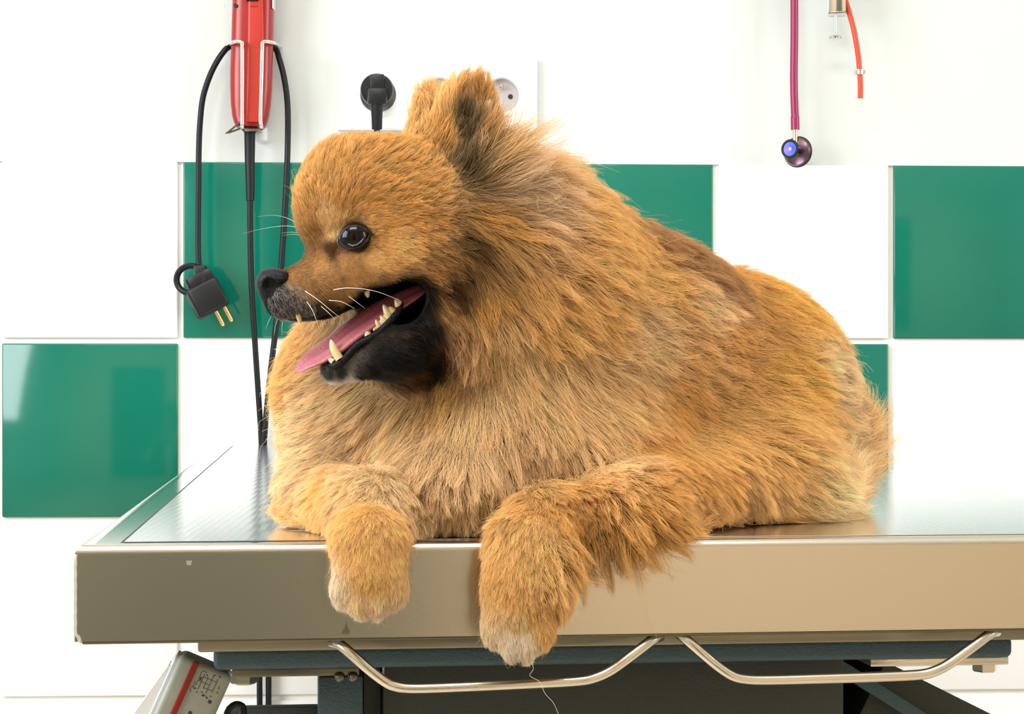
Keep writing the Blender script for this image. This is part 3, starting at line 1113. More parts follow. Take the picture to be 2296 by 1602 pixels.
H = 0.0017
Vc, Q = surface_net(sdf_dog, (-.150, .795, -.150), (.225, 1.20, .150), H)
Vc = laplace(Vc, Q, 2)
tri = np.concatenate([Q[:, [0, 1, 2]], Q[:, [0, 2, 3]]])
fn = np.cross(Vc[tri[:, 1]] - Vc[tri[:, 0]], Vc[tri[:, 2]] - Vc[tri[:, 0]])
VN = np.zeros_like(Vc)
for k in range(3):
    for j in range(3):
        VN[:, k] += np.bincount(tri[:, j], fn[:, k], len(Vc))
VN /= np.linalg.norm(VN, axis=1)[:, None] + 1e-12
e_ = 5e-4
g_ = sdf_dog(Vc[:2000] + VN[:2000] * e_) - sdf_dog(Vc[:2000] - VN[:2000] * e_)
if g_.mean() < 0:
    VN = -VN
    fn = -fn
    Q = Q[:, ::-1]
    tri = tri[:, ::-1]
bvh = BVHTree.FromPolygons([tuple(v) for v in Vc], [tuple(q) for q in Q.tolist()])


def hit(u, v):
    r = Vector(C(u, v, 1.0))
    loc, nor, i, dist = bvh.ray_cast(Vector((0, 0, 0)), r.normalized())
    return loc


# coat colours (linear); D guides behind the cheek paint in the crease's shade
CC = dict(
    G=(.86, .505, .165), GO=(.87, .50, .115), O=(.66, .345, .082), C=(.93, .645, .345), T=(.82, .53, .24), T2=(.88, .595, .305),
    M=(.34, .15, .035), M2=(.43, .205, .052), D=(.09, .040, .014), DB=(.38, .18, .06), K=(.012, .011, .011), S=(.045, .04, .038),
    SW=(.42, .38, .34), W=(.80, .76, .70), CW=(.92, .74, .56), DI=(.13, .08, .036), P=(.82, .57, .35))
COLG = """700 420 O|760 370 O|830 420 O|860 330 O|760 460 O|700 470 O|900 460 O|735 490 T|745 520 T|712 520 M2|742 566 D|765 592 M2|720 600 M2|660 595 M2|630 602 M|650 625 M|635 660 S|660 690 S
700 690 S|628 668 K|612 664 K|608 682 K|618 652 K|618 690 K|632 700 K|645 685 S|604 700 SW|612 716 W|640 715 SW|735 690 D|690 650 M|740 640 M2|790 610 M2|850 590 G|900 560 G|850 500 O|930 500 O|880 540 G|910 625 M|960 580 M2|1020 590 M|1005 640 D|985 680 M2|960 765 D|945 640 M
800 640 M2|850 625 M2|760 670 M
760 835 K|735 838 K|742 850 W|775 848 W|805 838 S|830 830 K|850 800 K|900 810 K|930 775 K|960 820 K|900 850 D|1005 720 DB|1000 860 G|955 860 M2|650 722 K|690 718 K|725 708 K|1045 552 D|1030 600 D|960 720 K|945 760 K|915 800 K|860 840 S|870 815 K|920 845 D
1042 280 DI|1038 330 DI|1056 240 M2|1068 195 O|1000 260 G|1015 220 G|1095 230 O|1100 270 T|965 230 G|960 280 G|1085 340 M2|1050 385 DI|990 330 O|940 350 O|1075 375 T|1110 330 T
1120 420 P|1160 450 P|1190 400 T|1080 500 O|1050 560 M2|1070 640 O|1100 720 T|1050 920 T|900 950 T2|700 950 C|640 900 C|800 900 T2|1050 1100 T2|950 1180 T|1100 820 T|850 1080 T2|700 1050 C
1250 400 G|1300 500 G|1400 560 G|1470 560 DB|1550 605 DB|1610 635 DB|1660 650 O|1550 670 T2|1450 620 G|1650 660 O|1750 690 GO|1850 820 C|1900 950 C|1600 760 O|1550 820 G|1500 900 O|1350 800 T|1300 900 T|1220 800 T|1450 1010 O|1550 1000 G|1700 950 G|1750 850 GO|1700 1080 G|1850 1080 C|1885 1040 C|1900 1000 C|1880 1075 C|1250 1050 T2|1350 1040 T|1180 1080 T2|1200 680 G|1330 680 G|1400 740 T2
1400 1120 O|1300 1120 O|1250 1150 O|1200 1200 G|1150 1270 G|1350 1210 G|1160 1330 G|1165 1385 T2|1200 1370 G|1160 1435 CW|1150 1475 CW|1185 1475 CW|1230 1400 G|830 1150 G|740 1120 G|830 1230 G|830 1300 G|820 1340 T2|810 1382 CW|848 1382 CW|745 1320 CW|680 865 G|720 895 T2|765 905 T2|820 895 T2|650 835 G|880 880 T2|930 870 T|690 1150 G|1600 1100 O|1640 1140 M2"""
# coat direction: pixel, direction in the picture (right, down), lift off the skin, length in pixels
DIRG = """620 600 1 -.1 .25 7|660 590 1 -.2 .25 9|720 600 1 .05 .3 13|690 660 .5 .8 .35 15|640 690 .25 1 .35 15|620 705 .1 1 .35 16|680 705 .3 1 .4 12|640 650 .6 .6 .25 9
790 620 1 .2 .25 15|850 605 1 .1 .25 24|930 565 1 .2 .3 32|760 650 .8 .6 .3 15|830 640 .9 .4 .25 14
700 520 -.2 -1 .5 26|690 450 -.35 -1 .55 42|745 500 .1 -1 .3 18|730 540 -.3 -.7 .35 12|760 340 .05 -1 .6 48|860 330 .6 -.9 .55 52|770 440 .2 -1 .4 40|830 430 .85 -.55 .35 42|900 430 1 -.45 .3 44|850 485 1 -.15 .25 26|820 470 .9 -.4 .25 18
960 440 1 -.5 .35 60|950 360 .5 -.9 .4 60|960 520 1 .1 .3 40|985 600 .9 .5 .35 45|970 690 .6 .8 .35 45|870 560 1 .1 .25 24|790 580 .9 .35 .25 10
745 848 .2 1 .4 16|775 846 .4 .9 .4 18|850 815 .9 .25 .3 20|930 800 .9 .3 .3 32|760 825 .9 .2 .25 9|960 850 .3 1 .3 50
1075 205 .05 -1 .35 58|1050 205 .25 -1 .3 52|1005 260 -.05 -1 .45 75|1020 225 .15 -1 .4 65|1100 250 .35 -1 .4 50|965 230 -.12 -1 .4 55|1040 330 .12 -1 .25 40|1045 250 .08 -1 .3 42|1085 320 .5 -.9 .4 70|1000 340 .3 -1 .4 55
1110 370 .8 -.6 .55 170|1140 410 1 -.45 .55 170|1160 460 1 -.15 .4 130|1210 420 1 -.45 .55 110|1190 520 1 .1 .35 110
1060 480 .95 .1 .4 90|1085 560 .65 .75 .3 100|1060 650 .25 1 .3 100|1050 760 -.05 1 .3 100|1150 620 .7 .7 .3 110|1260 450 1 -.15 .5 90|1320 560 1 .1 .4 110|1250 700 .85 .5 .3 110|1150 800 .35 .9 .3 110|1250 850 .65 .75 .3 110|1350 760 1 .25 .3 110|1400 620 1 .05 .35 100
1000 860 -.3 1 .3 110|900 890 -.7 .75 .3 105|780 890 -.95 .3 .4 90|690 890 -1 .1 .5 75|900 980 -.5 .9 .3 110|1000 1000 -.15 1 .3 110|1100 1000 .1 1 .3 110|1050 1110 0 1 .25 95|950 1110 -.1 1 .25 95|1010 1150 0 1 .35 75|800 1010 -.8 .55 .35 90|700 1000 -1 .1 .45 70|1200 1000 .3 1 .3 100|1250 1060 .45 .9 .35 85|1350 1050 .6 .8 .35 75|1180 1060 .25 1 .3 90
1450 540 .9 -.3 .55 75|1450 700 1 .05 .35 100|1550 650 1 .0 .4 90|1600 610 .9 -.25 .5 70|1700 680 1 -.1 .45 80|1700 800 1 0 .35 95|1600 800 1 .1 .3 95|1850 850 1 -.05 .5 75|1870 950 1 .1 .5 95|1800 950 1 .1 .4 95|1500 850 1 .2 .3 95|1400 900 .9 .4 .3 95|1450 1000 .95 .3 .25 80|1600 950 1 .2 .3 95|1700 1090 .85 .5 .35 90|1850 1075 .95 .2 .5 130|1865 1050 1 .05 .55 150|1600 1080 .9 .35 .3 75|1500 1080 1 .1 .25 55|1640 1150 .9 .4 .3 45
1450 1150 .7 .6 .45 100|1400 1190 .5 .9 .6 140|1330 1210 .45 1 .55 130|1280 1230 .5 1 .55 125|1300 1150 .1 .8 .25 34|1220 1170 -.3 .8 .25 28|1180 1250 -.1 1 .3 36|1115 1300 -.15 1 .3 30|1255 1225 .75 .7 .6 115|1250 1280 .55 .85 .5 95|1165 1400 0 1 .25 28|1165 1460 0 1 .3 26|1215 1380 .2 1 .3 30|1100 1380 -.1 1 .3 26
830 1160 -.1 1 .25 34|760 1170 -.6 .7 .35 45|690 1150 -1 .25 .45 70|830 1300 0 1 .25 28|830 1365 0 1 .3 26|895 1250 .2 1 .3 28|750 1270 -.15 1 .3 28"""


def parse(s):
    return [w.split() for w in s.replace('\n', '|').split('|') if w.strip()]


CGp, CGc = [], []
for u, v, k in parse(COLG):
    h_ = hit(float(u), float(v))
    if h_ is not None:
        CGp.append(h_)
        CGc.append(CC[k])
DGp, DGd, DGl, DGn = [], [], [], []
for u, v, du_, dv_, li, le in parse(DIRG):
    h_ = hit(float(u), float(v))
    if h_ is None:
        continue
    dv3 = np.array([float(du_), 0.0, -float(dv_)])
    DGp.append(h_)
    DGd.append(dv3 / np.linalg.norm(dv3))
    DGl.append(float(li))
    DGn.append(float(le) * h_[1] / F)
CGp, CGc, DGp, DGd, DGl, DGn = [np.array(x) for x in (CGp, CGc, DGp, DGd, DGl, DGn)]


def shep(P_, pts, vals, pw, eps, chunk=20000):
    out = np.zeros((len(P_), vals.shape[1]))
    for s in range(0, len(P_), chunk):
        q = P_[s:s + chunk]
        d2 = (q * q).sum(1)[:, None] + (pts * pts).sum(1)[None] - 2 * q @ pts.T
        w = (np.maximum(d2, 0) + eps * eps) ** -pw
        out[s:s + chunk] = (w @ vals) / w.sum(1)[:, None]
    return out


def coat(P_):
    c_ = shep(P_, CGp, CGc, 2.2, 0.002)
    sl = np.minimum(slot(P_), eval_prims(SLOT_BACK, P_))
    dark = np.clip(1 - (sl - 0.0014) / 0.0035, 0, 1)[:, None]
    c_ = c_ * (1 - dark) + np.array(CC['K']) * dark
    nd = np.linalg.norm((P_ - C(612, 655, HD - .002)) / np.array([1, 1, .85]), axis=1)
    dark = np.clip(1 - (nd - .0085) / .003, 0, 1)[:, None] * (P_[:, 2:3] < C(0, 622, HD)[2])
    c_ = c_ * (1 - dark) + np.array(CC['K']) * dark
    return c_


# body material: skin and undercoat in the coat's colour
def mat_coat(name, hair):
    m = bpy.data.materials.new(name)
    m.use_nodes = True
    nt = m.node_tree
    nt.nodes.clear()
    out = nt.nodes.new('ShaderNodeOutputMaterial')
    at = nt.nodes.new('ShaderNodeAttribute')
    at.attribute_name = 'coat_color'
    if hair:
        di = nt.nodes.new('ShaderNodeBsdfDiffuse')
        tr = nt.nodes.new('ShaderNodeBsdfTranslucent')
        hr = nt.nodes.new('ShaderNodeBsdfHair')
        hr.component = 'Reflection'
        hr.inputs['RoughnessU'].default_value = 0.25
        hr.inputs['RoughnessV'].default_value = 0.5
        hr.inputs['Offset'].default_value = -0.1
        mx = nt.nodes.new('ShaderNodeMixShader')
        mx.inputs[0].default_value = 0.33
        mx2 = nt.nodes.new('ShaderNodeMixShader')
        mx2.inputs[0].default_value = 0.07
        nt.links.new(at.outputs['Color'], di.inputs['Color'])
        nt.links.new(at.outputs['Color'], tr.inputs['Color'])
        gm = nt.nodes.new('ShaderNodeGamma')
        gm.inputs[1].default_value = 0.5
        nt.links.new(at.outputs['Color'], gm.inputs[0])
        nt.links.new(gm.outputs[0], hr.inputs['Color'])
        nt.links.new(di.outputs[0], mx.inputs[1])
        nt.links.new(tr.outputs[0], mx.inputs[2])
        nt.links.new(mx.outputs[0], mx2.inputs[1])
        nt.links.new(hr.outputs[0], mx2.inputs[2])
        nt.links.new(mx2.outputs[0], out.inputs[0])
    else:
        b = nt.nodes.new('ShaderNodeBsdfPrincipled')
        b.inputs['Roughness'].default_value = 0.7
        b.inputs['Specular IOR Level'].default_value = 0.03
        nt.links.new(at.outputs['Color'], b.inputs['Base Color'])
        nt.links.new(b.outputs[0], out.inputs[0])
    return m


DOG_ORG = c2w(*C(1400, 1150, 1.0))
DOG_ORG.z = TOP
Vw = c2w_np(Vc)
dog = np_mesh('dog', Vw, Q, mat_coat('coat_skin', False), origin=tuple(DOG_ORG))
tag(dog, 'fluffy golden brown small dog lying on the steel table with open mouth', 'dog')
ca_ = dog.data.color_attributes.new('coat_color', 'FLOAT_COLOR', 'POINT')
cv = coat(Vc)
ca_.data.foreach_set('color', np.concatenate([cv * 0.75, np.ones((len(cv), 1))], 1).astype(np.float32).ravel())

# ------------------------------------------------------------------ fur
N_FUR = 540000
EYE_C = C(794, 532, HD - .030)
cent = (Vc[tri[:, 0]] + Vc[tri[:, 1]] + Vc[tri[:, 2]]) / 3
ar = np.linalg.norm(fn, axis=1) / 2
lg_ = shep(cent, DGp, DGn[:, None], 2.0, 0.004)[:, 0]
nrm_t = fn / (np.linalg.norm(fn, axis=1)[:, None] + 1e-12)
facing = -(nrm_t * cent).sum(1) / np.linalg.norm(cent, axis=1)
dens = np.clip(0.011 / np.maximum(lg_, 0.0020), 0.5, 9.0) ** 1.3
dens *= np.where(facing > -0.25, 1.0, 0.35)
w_ = ar * dens
w_ /= w_.sum()
ti = rng.choice(len(tri), N_FUR, p=w_)
r1, r2 = np.sqrt(rng.random(N_FUR)), rng.random(N_FUR)
bc = np.stack([1 - r1, r1 * (1 - r2), r1 * r2], 1)
RP = (Vc[tri[ti]] * bc[:, :, None]).sum(1)
RN = (VN[tri[ti]] * bc[:, :, None]).sum(1)
RN /= np.linalg.norm(RN, axis=1)[:, None]
# bare: inside the mouth, round the eye, nose pad, underside on the table
bare = np.minimum(slot(RP), eval_prims(SLOT_BACK, RP)) < 0.0009
ev = (RP - EYE_C)
bare |= (np.sqrt((ev[:, 0] / .0070) ** 2 + (ev[:, 2] / .0060) ** 2) < 1.0) & (RP[:, 1] < HD)
NOSE_C = C(606, 640, HD - .001)
bare |= np.linalg.norm((RP - NOSE_C) / np.array([.0048, .010, .0062]), axis=1) < 1.0
bare |= (RN[:, 2] < -0.8) & (RP[:, 2] < -0.071) & (RP[:, 2] > -0.080)
RP, RN = RP[~bare], RN[~bare]
N_FUR = len(RP)

g = shep(RP, DGp, np.concatenate([DGd, DGl[:, None], DGn[:, None]], 1), 2.0, 0.004)
gd, gl, gn = g[:, :3], g[:, 3], g[:, 4]
jit = rng.normal(0, 1, (N_FUR, 3))
gd = gd + 0.10 * jit
tg = gd - RN * (gd * RN).sum(1)[:, None]
gn = np.maximum(gn, .0026)
tl = np.linalg.norm(tg, axis=1)[:, None]
tg = tg / np.maximum(tl, 0.25)
ln = gn * np.clip(rng.normal(1.0, 0.20, N_FUR), 0.45, 1.6)
lift = np.clip(gl * rng.normal(1.0, 0.18, N_FUR), 0.08, 0.9)
K_ = 7
ts = np.linspace(0, 1, K_)


def strands(p, n, t_, L, li, curlp, curla):
    """points of strands: they leave the skin lifted and lay over along the coat"""
    m = len(p)
    out = np.zeros((m, K_, 3))
    out[:, 0] = p - n * 0.0006
    for i in range(1, K_):
        tt = ts[i]
        up = li * (1.7 - 1.6 * tt)
        d = t_ * np.sqrt(np.maximum(1 - np.clip(up, -.9, .9) ** 2, 0.05))[:, None] + n * up[:, None]
        d[:, 2] -= 0.16 * tt * np.clip(L / 0.02, 0, 1.3)
        d = d / np.linalg.norm(d, axis=1)[:, None]
        out[:, i] = out[:, i - 1] + d * (L / (K_ - 1))[:, None]
    return out


def clump_field(P_, n_c, jitter):
    """clump leaders: a subset of roots with their own direction"""
    ids = rng.choice(N_FUR, n_c, replace=False)
    kd = KDTree(n_c)
    for i, q in enumerate(P_[ids]):
        kd.insert(q, i)
    kd.balance()
    near = np.fromiter((kd.find(q)[1] for q in P_), np.int64, len(P_))
    return ids, near


S0 = strands(RP, RN, tg, ln, lift, None, None)
S = S0.copy()
clump_tone = np.ones(N_FUR)
for n_c, amt, dj in ((3600, 0.46, 0.26), (22000, 0.60, 0.12)):
    ids, near = clump_field(RP, n_c, dj)
    clump_tone *= np.clip(rng.normal(1, .09, n_c), .7, 1.25)[near]
    td = tg[ids] + rng.normal(0, dj, (n_c, 3))
    td -= RN[ids] * (td * RN[ids]).sum(1)[:, None]
    td /= np.maximum(np.linalg.norm(td, axis=1), .25)[:, None]
    Lc = gn[ids] * np.clip(rng.normal(1.03, 0.20, n_c), .6, 1.6)
    LS = strands(RP[ids], RN[ids], td, Lc, np.clip(gl[ids] * rng.normal(1.05, 0.33, n_c), .08, .9), None, None)
    off = RP - RP[ids][near]
    ok = np.linalg.norm(off, axis=1) < 0.02
    for i in range(1, K_):
        tt = ts[i]
        tgt = LS[near, i] + off * (1 - 0.85 * tt) 
        wv = (amt * tt ** 1.2 * ok * np.clip(ln / .013, .3, 1.0))[:, None] if np.ndim(ok) else amt
        S[:, i] += (tgt - S[:, i]) * wv
# wisps and kinks
ph = rng.random((N_FUR, 2)) * 6.28
am = ln * 0.045
side = np.cross(RN, tg)
for i in range(1, K_):
    S[:, i] += side * (am * np.sin(ph[:, 0] + ts[i] * 7) * ts[i])[:, None] + RN * (am * 0.6 * np.sin(ph[:, 1] + ts[i] * 6) * ts[i])[:, None]
stray = rng.random(N_FUR) < 0.04
S[stray] = S0[stray] + (np.cumsum(rng.normal(0, 1, (stray.sum(), K_, 3)), 1) * (ln[stray] * 0.06)[:, None, None]) * ts[None, :, None]
# keep the coat on the table top, not in it
a_, d_ = S[:, :, 0] - TO[0], S[:, :, 1] - TO[1]
yy = -a_ * math.sin(TH) + d_ * math.cos(TH)
under = (yy > 0.002) & (S[:, :, 2] < -0.0745)
S[:, :, 2] = np.where(under, -0.0745 + 0.0006 * rng.random(S.shape[:2]), S[:, :, 2])
# hanging in front of the table's front face
infront = (yy > -0.0006) & (S[:, :, 2] < -0.0775) & (yy < 0.03)
push = np.where(infront & ~under, yy + 0.0008, 0)
S[:, :, 0] += push * math.sin(TH)
S[:, :, 1] -= push * math.cos(TH)

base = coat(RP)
br = (np.clip(rng.normal(1.0, 0.16, N_FUR), .55, 1.5) * clump_tone)[:, None]
warm = rng.normal(0, 0.035, N_FUR)[:, None] * np.array([[0.0, -0.35, -0.9]])
base = np.clip(base * br * (1 + warm), 0.003, 0.95)
lum = base.mean(1)[:, None]
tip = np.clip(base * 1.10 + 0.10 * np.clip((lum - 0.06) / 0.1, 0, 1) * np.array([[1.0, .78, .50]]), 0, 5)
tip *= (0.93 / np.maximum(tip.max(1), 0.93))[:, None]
root = base * 0.48  # naturally darker roots, deepened further to paint in shade between the tufts
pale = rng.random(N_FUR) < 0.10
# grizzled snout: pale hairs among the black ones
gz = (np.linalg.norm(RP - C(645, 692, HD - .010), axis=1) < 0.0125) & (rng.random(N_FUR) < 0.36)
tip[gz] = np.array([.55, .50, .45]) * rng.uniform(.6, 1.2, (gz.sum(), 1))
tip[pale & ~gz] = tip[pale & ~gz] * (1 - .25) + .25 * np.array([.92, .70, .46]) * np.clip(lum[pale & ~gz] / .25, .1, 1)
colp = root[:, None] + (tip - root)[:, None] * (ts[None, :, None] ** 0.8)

shortf = np.clip(ln / 0.012, .62, 1.0)
rad0 = 0.000098 * shortf
radp = rad0[:, None] * (1.0 - 0.75 * ts[None] ** 1.5)

hc = bpy.data.hair_curves.new('fur')
hc.add_curves([K_] * N_FUR)
Sw = c2w_np(S.reshape(-1, 3)) - np.array(DOG_ORG)
hc.attributes['position'].data.foreach_set('vector', Sw.astype(np.float32).ravel())
ra = hc.attributes.get('radius') or hc.attributes.new('radius', 'FLOAT', 'POINT')
ra.data.foreach_set('value', radp.astype(np.float32).ravel())
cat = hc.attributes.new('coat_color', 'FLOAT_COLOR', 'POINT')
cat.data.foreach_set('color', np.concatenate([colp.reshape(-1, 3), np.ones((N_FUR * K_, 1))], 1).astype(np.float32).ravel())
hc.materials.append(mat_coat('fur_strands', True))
fur = bpy.data.objects.new('fur', hc)
COL.objects.link(fur)
fur.parent = dog

# ------------------------------------------------------------------ face
def dog_net(name, f, c_, r, h, m, it=1):
    V, q = surface_net(f, tuple(c_ - r), tuple(c_ + r), h, 4)
    V = laplace(V, q, it)
    o = np_mesh(name, c2w_np(V), q, m, dog)
    b = bmesh.new()
    b.from_mesh(o.data)
    bmesh.ops.recalc_face_normals(b, faces=b.faces)
    b.to_mesh(o.data)
    b.free()
    return o


def Pd(u, v, d):
    return P(u, v, d)


# eyeball
ED, er, ec = EYE_D, EYE_R, Vector(EYE_O)


def fe(x, y, z):
    return c2w(ec.x + x, ec.y + y, ec.z + z)


eb = bmesh.new()
bmesh.ops.create_uvsphere(eb, u_segments=40, v_segments=24, radius=er)
eye = MB().bm(eb, fe).build('eye', M['eye'], dog)


def eyelid(loop, rr, grow):
    pts = []
    for u, v in smooth2(loop):
        ray = Vector(C(u, v, 1.0)).normalized()
        R = er * grow
        bq = ray.dot(ec)
        disc = bq * bq - (ec.length_squared - R * R)
        t = bq - math.sqrt(disc) if disc > 0 else bq - R * 0.12
        q = ray * t
        pts.append(c2w(*q))
    return pts


def smooth2(loop, n=6):
    L = [Vector((u, v, 0)) for u, v in loop]
    m = len(L)
    out = []
    for i in range(m):
        p0, p1, p2, p3 = L[i - 1], L[i], L[(i + 1) % m], L[(i + 2) % m]
        for k in range(n):
            t = k / n
            q = 0.5 * ((2 * p1) + (p2 - p0) * t + (2 * p0 - 5 * p1 + 4 * p2 - p3) * t * t + (3 * p1 - p0 - 3 * p2 + p3) * t ** 3)
            out.append((q.x, q.y))
    return out


LID = [(795 + (u - 795) * .88, 532 + (v - 533) * .88) for u, v in ((760, 546), (761, 529), (771, 514), (787, 506), (804, 506), (819, 513), (833, 525), (826, 541), (812, 554), (792, 561), (773, 558))]


def lid_at(u, v, grow):
    ray = Vector(C(u, v, 1.0)).normalized()
    bq = ray.dot(ec)
    near2 = max(0.0, ec.length_squared - bq * bq)
    R = er * grow
    return ray * (bq - math.sqrt(max((R * R - near2), (R * .25) ** 2)))


lv, lf = [], []
loop = smooth2(LID)
nl = len(loop)
rings = ((.96, 1.0), (1.0, 1.035), (1.05, 1.045), (1.10, 1.02), (1.2, .95))
for sc_, gr in rings:
    for u, v in loop:
        uu, vv_ = 795 + (u - 795) * sc_, 533 + (v - 533) * sc_
        lv.append(c2w(*lid_at(uu, vv_, gr)))
for r in range(len(rings) - 1):
    for k in range(nl):
        l = (k + 1) % nl
        lf.append([r * nl + k, r * nl + l, (r + 1) * nl + l, (r + 1) * nl + k])
MB().add(lv, lf).build('eyelid', M['eyelid'], eye, angle=80)
LID2 = [(c_[0] + (c_[0] - 794) * .06, c_[1] + (c_[1] - 533) * .06) for c_ in LID]
wl = [(781, 547), (791, 551), (801, 548), (810, 541), (815, 534)]
MB().tube([c2w(*(Vector(C(u, v, 1)).normalized() * (Vector(C(u, v, 1)).normalized().dot(ec) - math.sqrt(max(1e-9, (er * 1.0) ** 2 - (ec.length_squared - Vector(C(u, v, 1)).normalized().dot(ec) ** 2)))))) for u, v in wl],
          [1.0 * px(ED), 1.6 * px(ED), 1.4 * px(ED), 1.5 * px(ED), .8 * px(ED)], 8).build('eye_rim', M['eye_white'], eye)

# nose
NP = [E(605, 634, HD, 28, 27, 42, .004), E(620, 622, HD, 28, 14, 40, .006), E(609, 670, HD, 19, 33, 22, .008), E(632, 632, HD - .006, 24, 19, 20, .005)]
NH = [E(630, 642, HD - .0115, 20, 8, 14, .003, -18), E(604, 640, HD - .0095, 15, 15, 14, .003), E(606, 640, HD + .0115, 14, 14, 10, .003)]


def f_nose(P_):
    d = eval_prims(NP, P_)
    return smax(d, -eval_prims(NH, P_), 0.0015)


dog_net('nose', f_nose, C(610, 648, HD), np.array([.013, .016, .019]), 0.00045, M['nose'], 2)

# tongue
TG = [(962, 640, 5, 10), (935, 656, 14, 26), (870, 692, 24, 38), (832, 716, 28, 42), (790, 746, 30, 44), (752, 776, 28, 42), (718, 797, 20, 38), (690, 812, 14, 30), (672, 826, 9, 20), (664, 833, 4, 9)]
tp = smooth_path([Vector((u, v, 0)) for u, v, _, _ in TG], 6)
tw = smooth_path([Vector((h_, w2, 0)) for _, _, h_, w2 in TG], 6)
tv, tf = [], []
NS = 32
for i, q in enumerate(tp):
    dr = (tp[min(i + 1, len(tp) - 1)] - tp[max(i - 1, 0)]).normalized()
    f1 = Vector((dr.x, 0, -dr.y))
    up = Vector((-f1.z, 0, f1.x))
    if up.z < 0:
        up = -up
    rl = math.radians(34)
    dep = Vector((0, 1, 0))
    u2 = up * math.cos(rl) - dep * math.sin(rl)
    d2 = dep * math.cos(rl) + up * math.sin(rl)
    hv, hw = tw[i].x * px(HD) * .46, tw[i].y * px(HD) * 1.05
    c0 = Vector(C(q.x, q.y, HD))
    for k in range(NS):
        t = 2 * math.pi * k / NS
        x, y = math.cos(t), math.sin(t)
        g0 = -0.45 * math.exp(-(x / .22) ** 2) if y > 0 else 0.0
        cup = 0.55 * x * x - 0.2
        p_ = c0 + d2 * (x * hw) + u2 * ((y * (1 + g0) + cup) * hv)
        tv.append(c2w(*p_))
for i in range(len(tp) - 1):
    for k in range(NS):
        l = (k + 1) % NS
        tf.append([i * NS + k, i * NS + l, (i + 1) * NS + l, (i + 1) * NS + k])
tf.append(list(range(NS))[::-1])
tf.append([(len(tp) - 1) * NS + k for k in range(NS)])
MB().add(tv, tf).build('tongue', M['tongue'], dog, angle=80)


# teeth: tip and root in pixels, root radius
def tooth(u0, v0, u1, v1, r, d, bend=0.0):
    s = px(d)
    pts, rad = [], []
    for k in range(10):
        t = (k / 9) ** 1.5
        u = u1 + (u0 - u1) * t + bend * math.sin(math.pi * t)
        v = v1 + (v0 - v1) * t
        pts.append(Pd(u, v, d + 0.001 * (1 - t)))
        rad.append(max(r * s * (1 - (1 - t) ** 2.4) ** .55, r * s * .16))
    MB().tube(pts, rad, 12).build('tooth', M['tooth'], dog)


DN = HD - .0075
tooth(762, 806, 742, 762, 10, DN - .001, -3)
tooth(748, 812, 735, 802, 7, DN)
tooth(757, 816, 750, 806, 4, DN)
tooth(798, 766, 796, 754, 8, DN + .001)
tooth(826, 754, 820, 738, 9, DN)


def molar(cusps, d):
    m = MB()
    s = px(d)
    for u0, v0, u1, v1, r in cusps:
        pts = [Pd(u0 + (u1 - u0) * k / 5, v0 + (v1 - v0) * k / 5, d) for k in range(6)]
        m.tube(pts, [r * s * max(.2, 1 - (k / 5) ** 2.2 * .8) for k in range(6)], 12)
    o = m.build('tooth', M['tooth'], dog)
    o.modifiers.new('remesh', 'REMESH').voxel_size = 0.0004
    return o


molar([(852, 735, 842, 716, 8), (860, 728, 854, 712, 7), (842, 742, 838, 732, 6)], DN)
molar([(876, 714, 859, 683, 11), (866, 722, 852, 708, 9), (884, 702, 872, 688, 9)], DN - .001)
molar([(894, 688, 886, 670, 8), (898, 682, 893, 672, 6)], DN - .001)
tooth(822, 650, 825, 668, 7, HD - .008)
tooth(764, 692, 754, 714, 7, HD + .006)
tooth(668, 704, 674, 726, 6.5, HD - .0075)
# gums and fleshy corner of the mouth
MB().tube(smooth_path([Pd(738, 820, DN + .001), Pd(756, 818, DN - .0005), Pd(772, 806, DN - .001), Pd(800, 775, DN - .0005), Pd(828, 760, DN - .001), Pd(852, 744, DN - .0015), Pd(876, 720, DN - .0025), Pd(897, 694, DN - .0025), Pd(905, 676, DN - .002)], 5), [(4 + min(4.5, 1.5 * k)) * px(HD) * min(1.0, (41 - k) / 9) for k in range(41)], 12).build('gum', M['nose'], dog)

MB().tube(smooth_path([Pd(630, 704, HD - .002), Pd(648, 712, HD - .003), Pd(675, 714, HD - .004), Pd(705, 708, HD - .005), Pd(738, 696, HD - .006), Pd(765, 684, HD - .007)], 5),
          [3 * px(HD)] + [7.5 * px(HD)] * 24 + [4 * px(HD)], 10).build('upper_lip', M['nose'], dog)

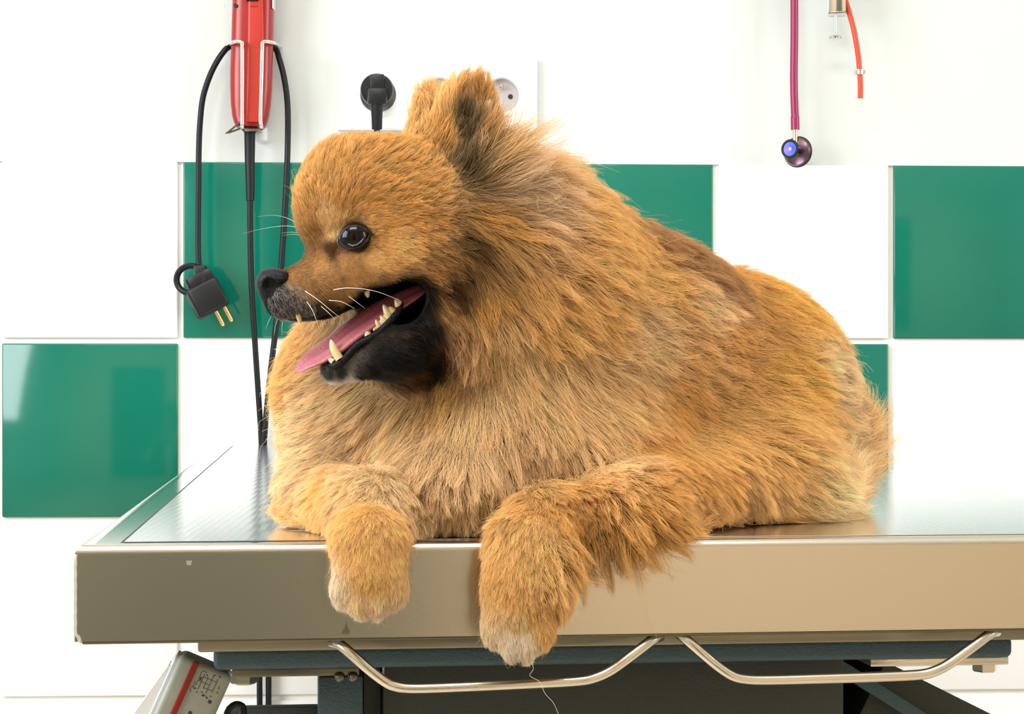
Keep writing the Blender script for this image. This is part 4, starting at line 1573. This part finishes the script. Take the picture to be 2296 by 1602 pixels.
# claws just showing
for u, v, d, du_, dv_ in ((1226, 1408, .834, 5, 14),):
    MB().tube([Pd(u, v, d), Pd(u + du_ * .6, v + dv_ * .6, d - .002), Pd(u + du_ * .6, v + dv_ * 1.2, d - .002)], [.0011, .0009, .0002], 10).build('claw', M['claw'], dog)


# whiskers
def whisker(pts, r=1.4):
    Pw = smooth_path([Pd(*p) for p in pts], 5)
    n = len(Pw)
    MB().tube(Pw, [0.48 * r * px(HD) * (1.0 - 0.8 * k / (n - 1)) for k in range(n)], 6).build('whisker', M['whisker'], dog)


WD = HD - .014
whisker([(748, 650, WD), (785, 646, WD - .006), (840, 653, WD - .010), (895, 673, WD - .012)], 2.0)
whisker([(684, 653, WD), (712, 672, WD - .005), (740, 695, WD - .008), (762, 712, WD - .009)], 1.8)
whisker([(688, 677, WD), (700, 695, WD - .003), (708, 715, WD - .005), (716, 738, WD - .005)], 1.5)
whisker([(738, 674, WD), (765, 677, WD - .005), (795, 692, WD - .008)], 1.6)
whisker([(720, 687, WD), (738, 703, WD - .004), (752, 718, WD - .005)], 1.2)
whisker([(782, 665, WD), (800, 678, WD - .004), (818, 692, WD - .006)], 1.1)
for a_ in ([(678, 512, HD + .02), (650, 492, HD + .022), (615, 483, HD + .022), (578, 486, HD + .02)],
           [(678, 512, HD + .02), (640, 507, HD + .022), (590, 513, HD + .022), (545, 524, HD + .02)],
           [(680, 524, HD + .02), (655, 521, HD + .02), (632, 523, HD + .02)], [(682, 530, HD + .02), (660, 526, HD + .02), (634, 528, HD + .02)],
           [(612, 700, HD), (602, 722, HD), (596, 738, HD)], [(622, 716, HD), (617, 735, HD), (615, 752, HD)], [(634, 722, HD), (632, 738, HD), (633, 752, HD)]):
    whisker(a_, 1.2)
# brow whisker
whisker([(706, 450, HD - .014), (730, 430, HD - .020), (750, 425, HD - .022), (766, 429, HD - .024)], 1.1)
# stray hair hanging from the paw
sp = [Pd(1188, 1478, .830), Pd(1196, 1500, .829), Pd(1188, 1516, .829), Pd(1210, 1530, .829), Pd(1222, 1556, .829), Pd(1240, 1576, .829), Pd(1252, 1602, .829), Pd(1254, 1612, .829)]
MB().tube(smooth_path(sp, 5), .00007, 6).build('stray_hair', M['whisker'], dog)
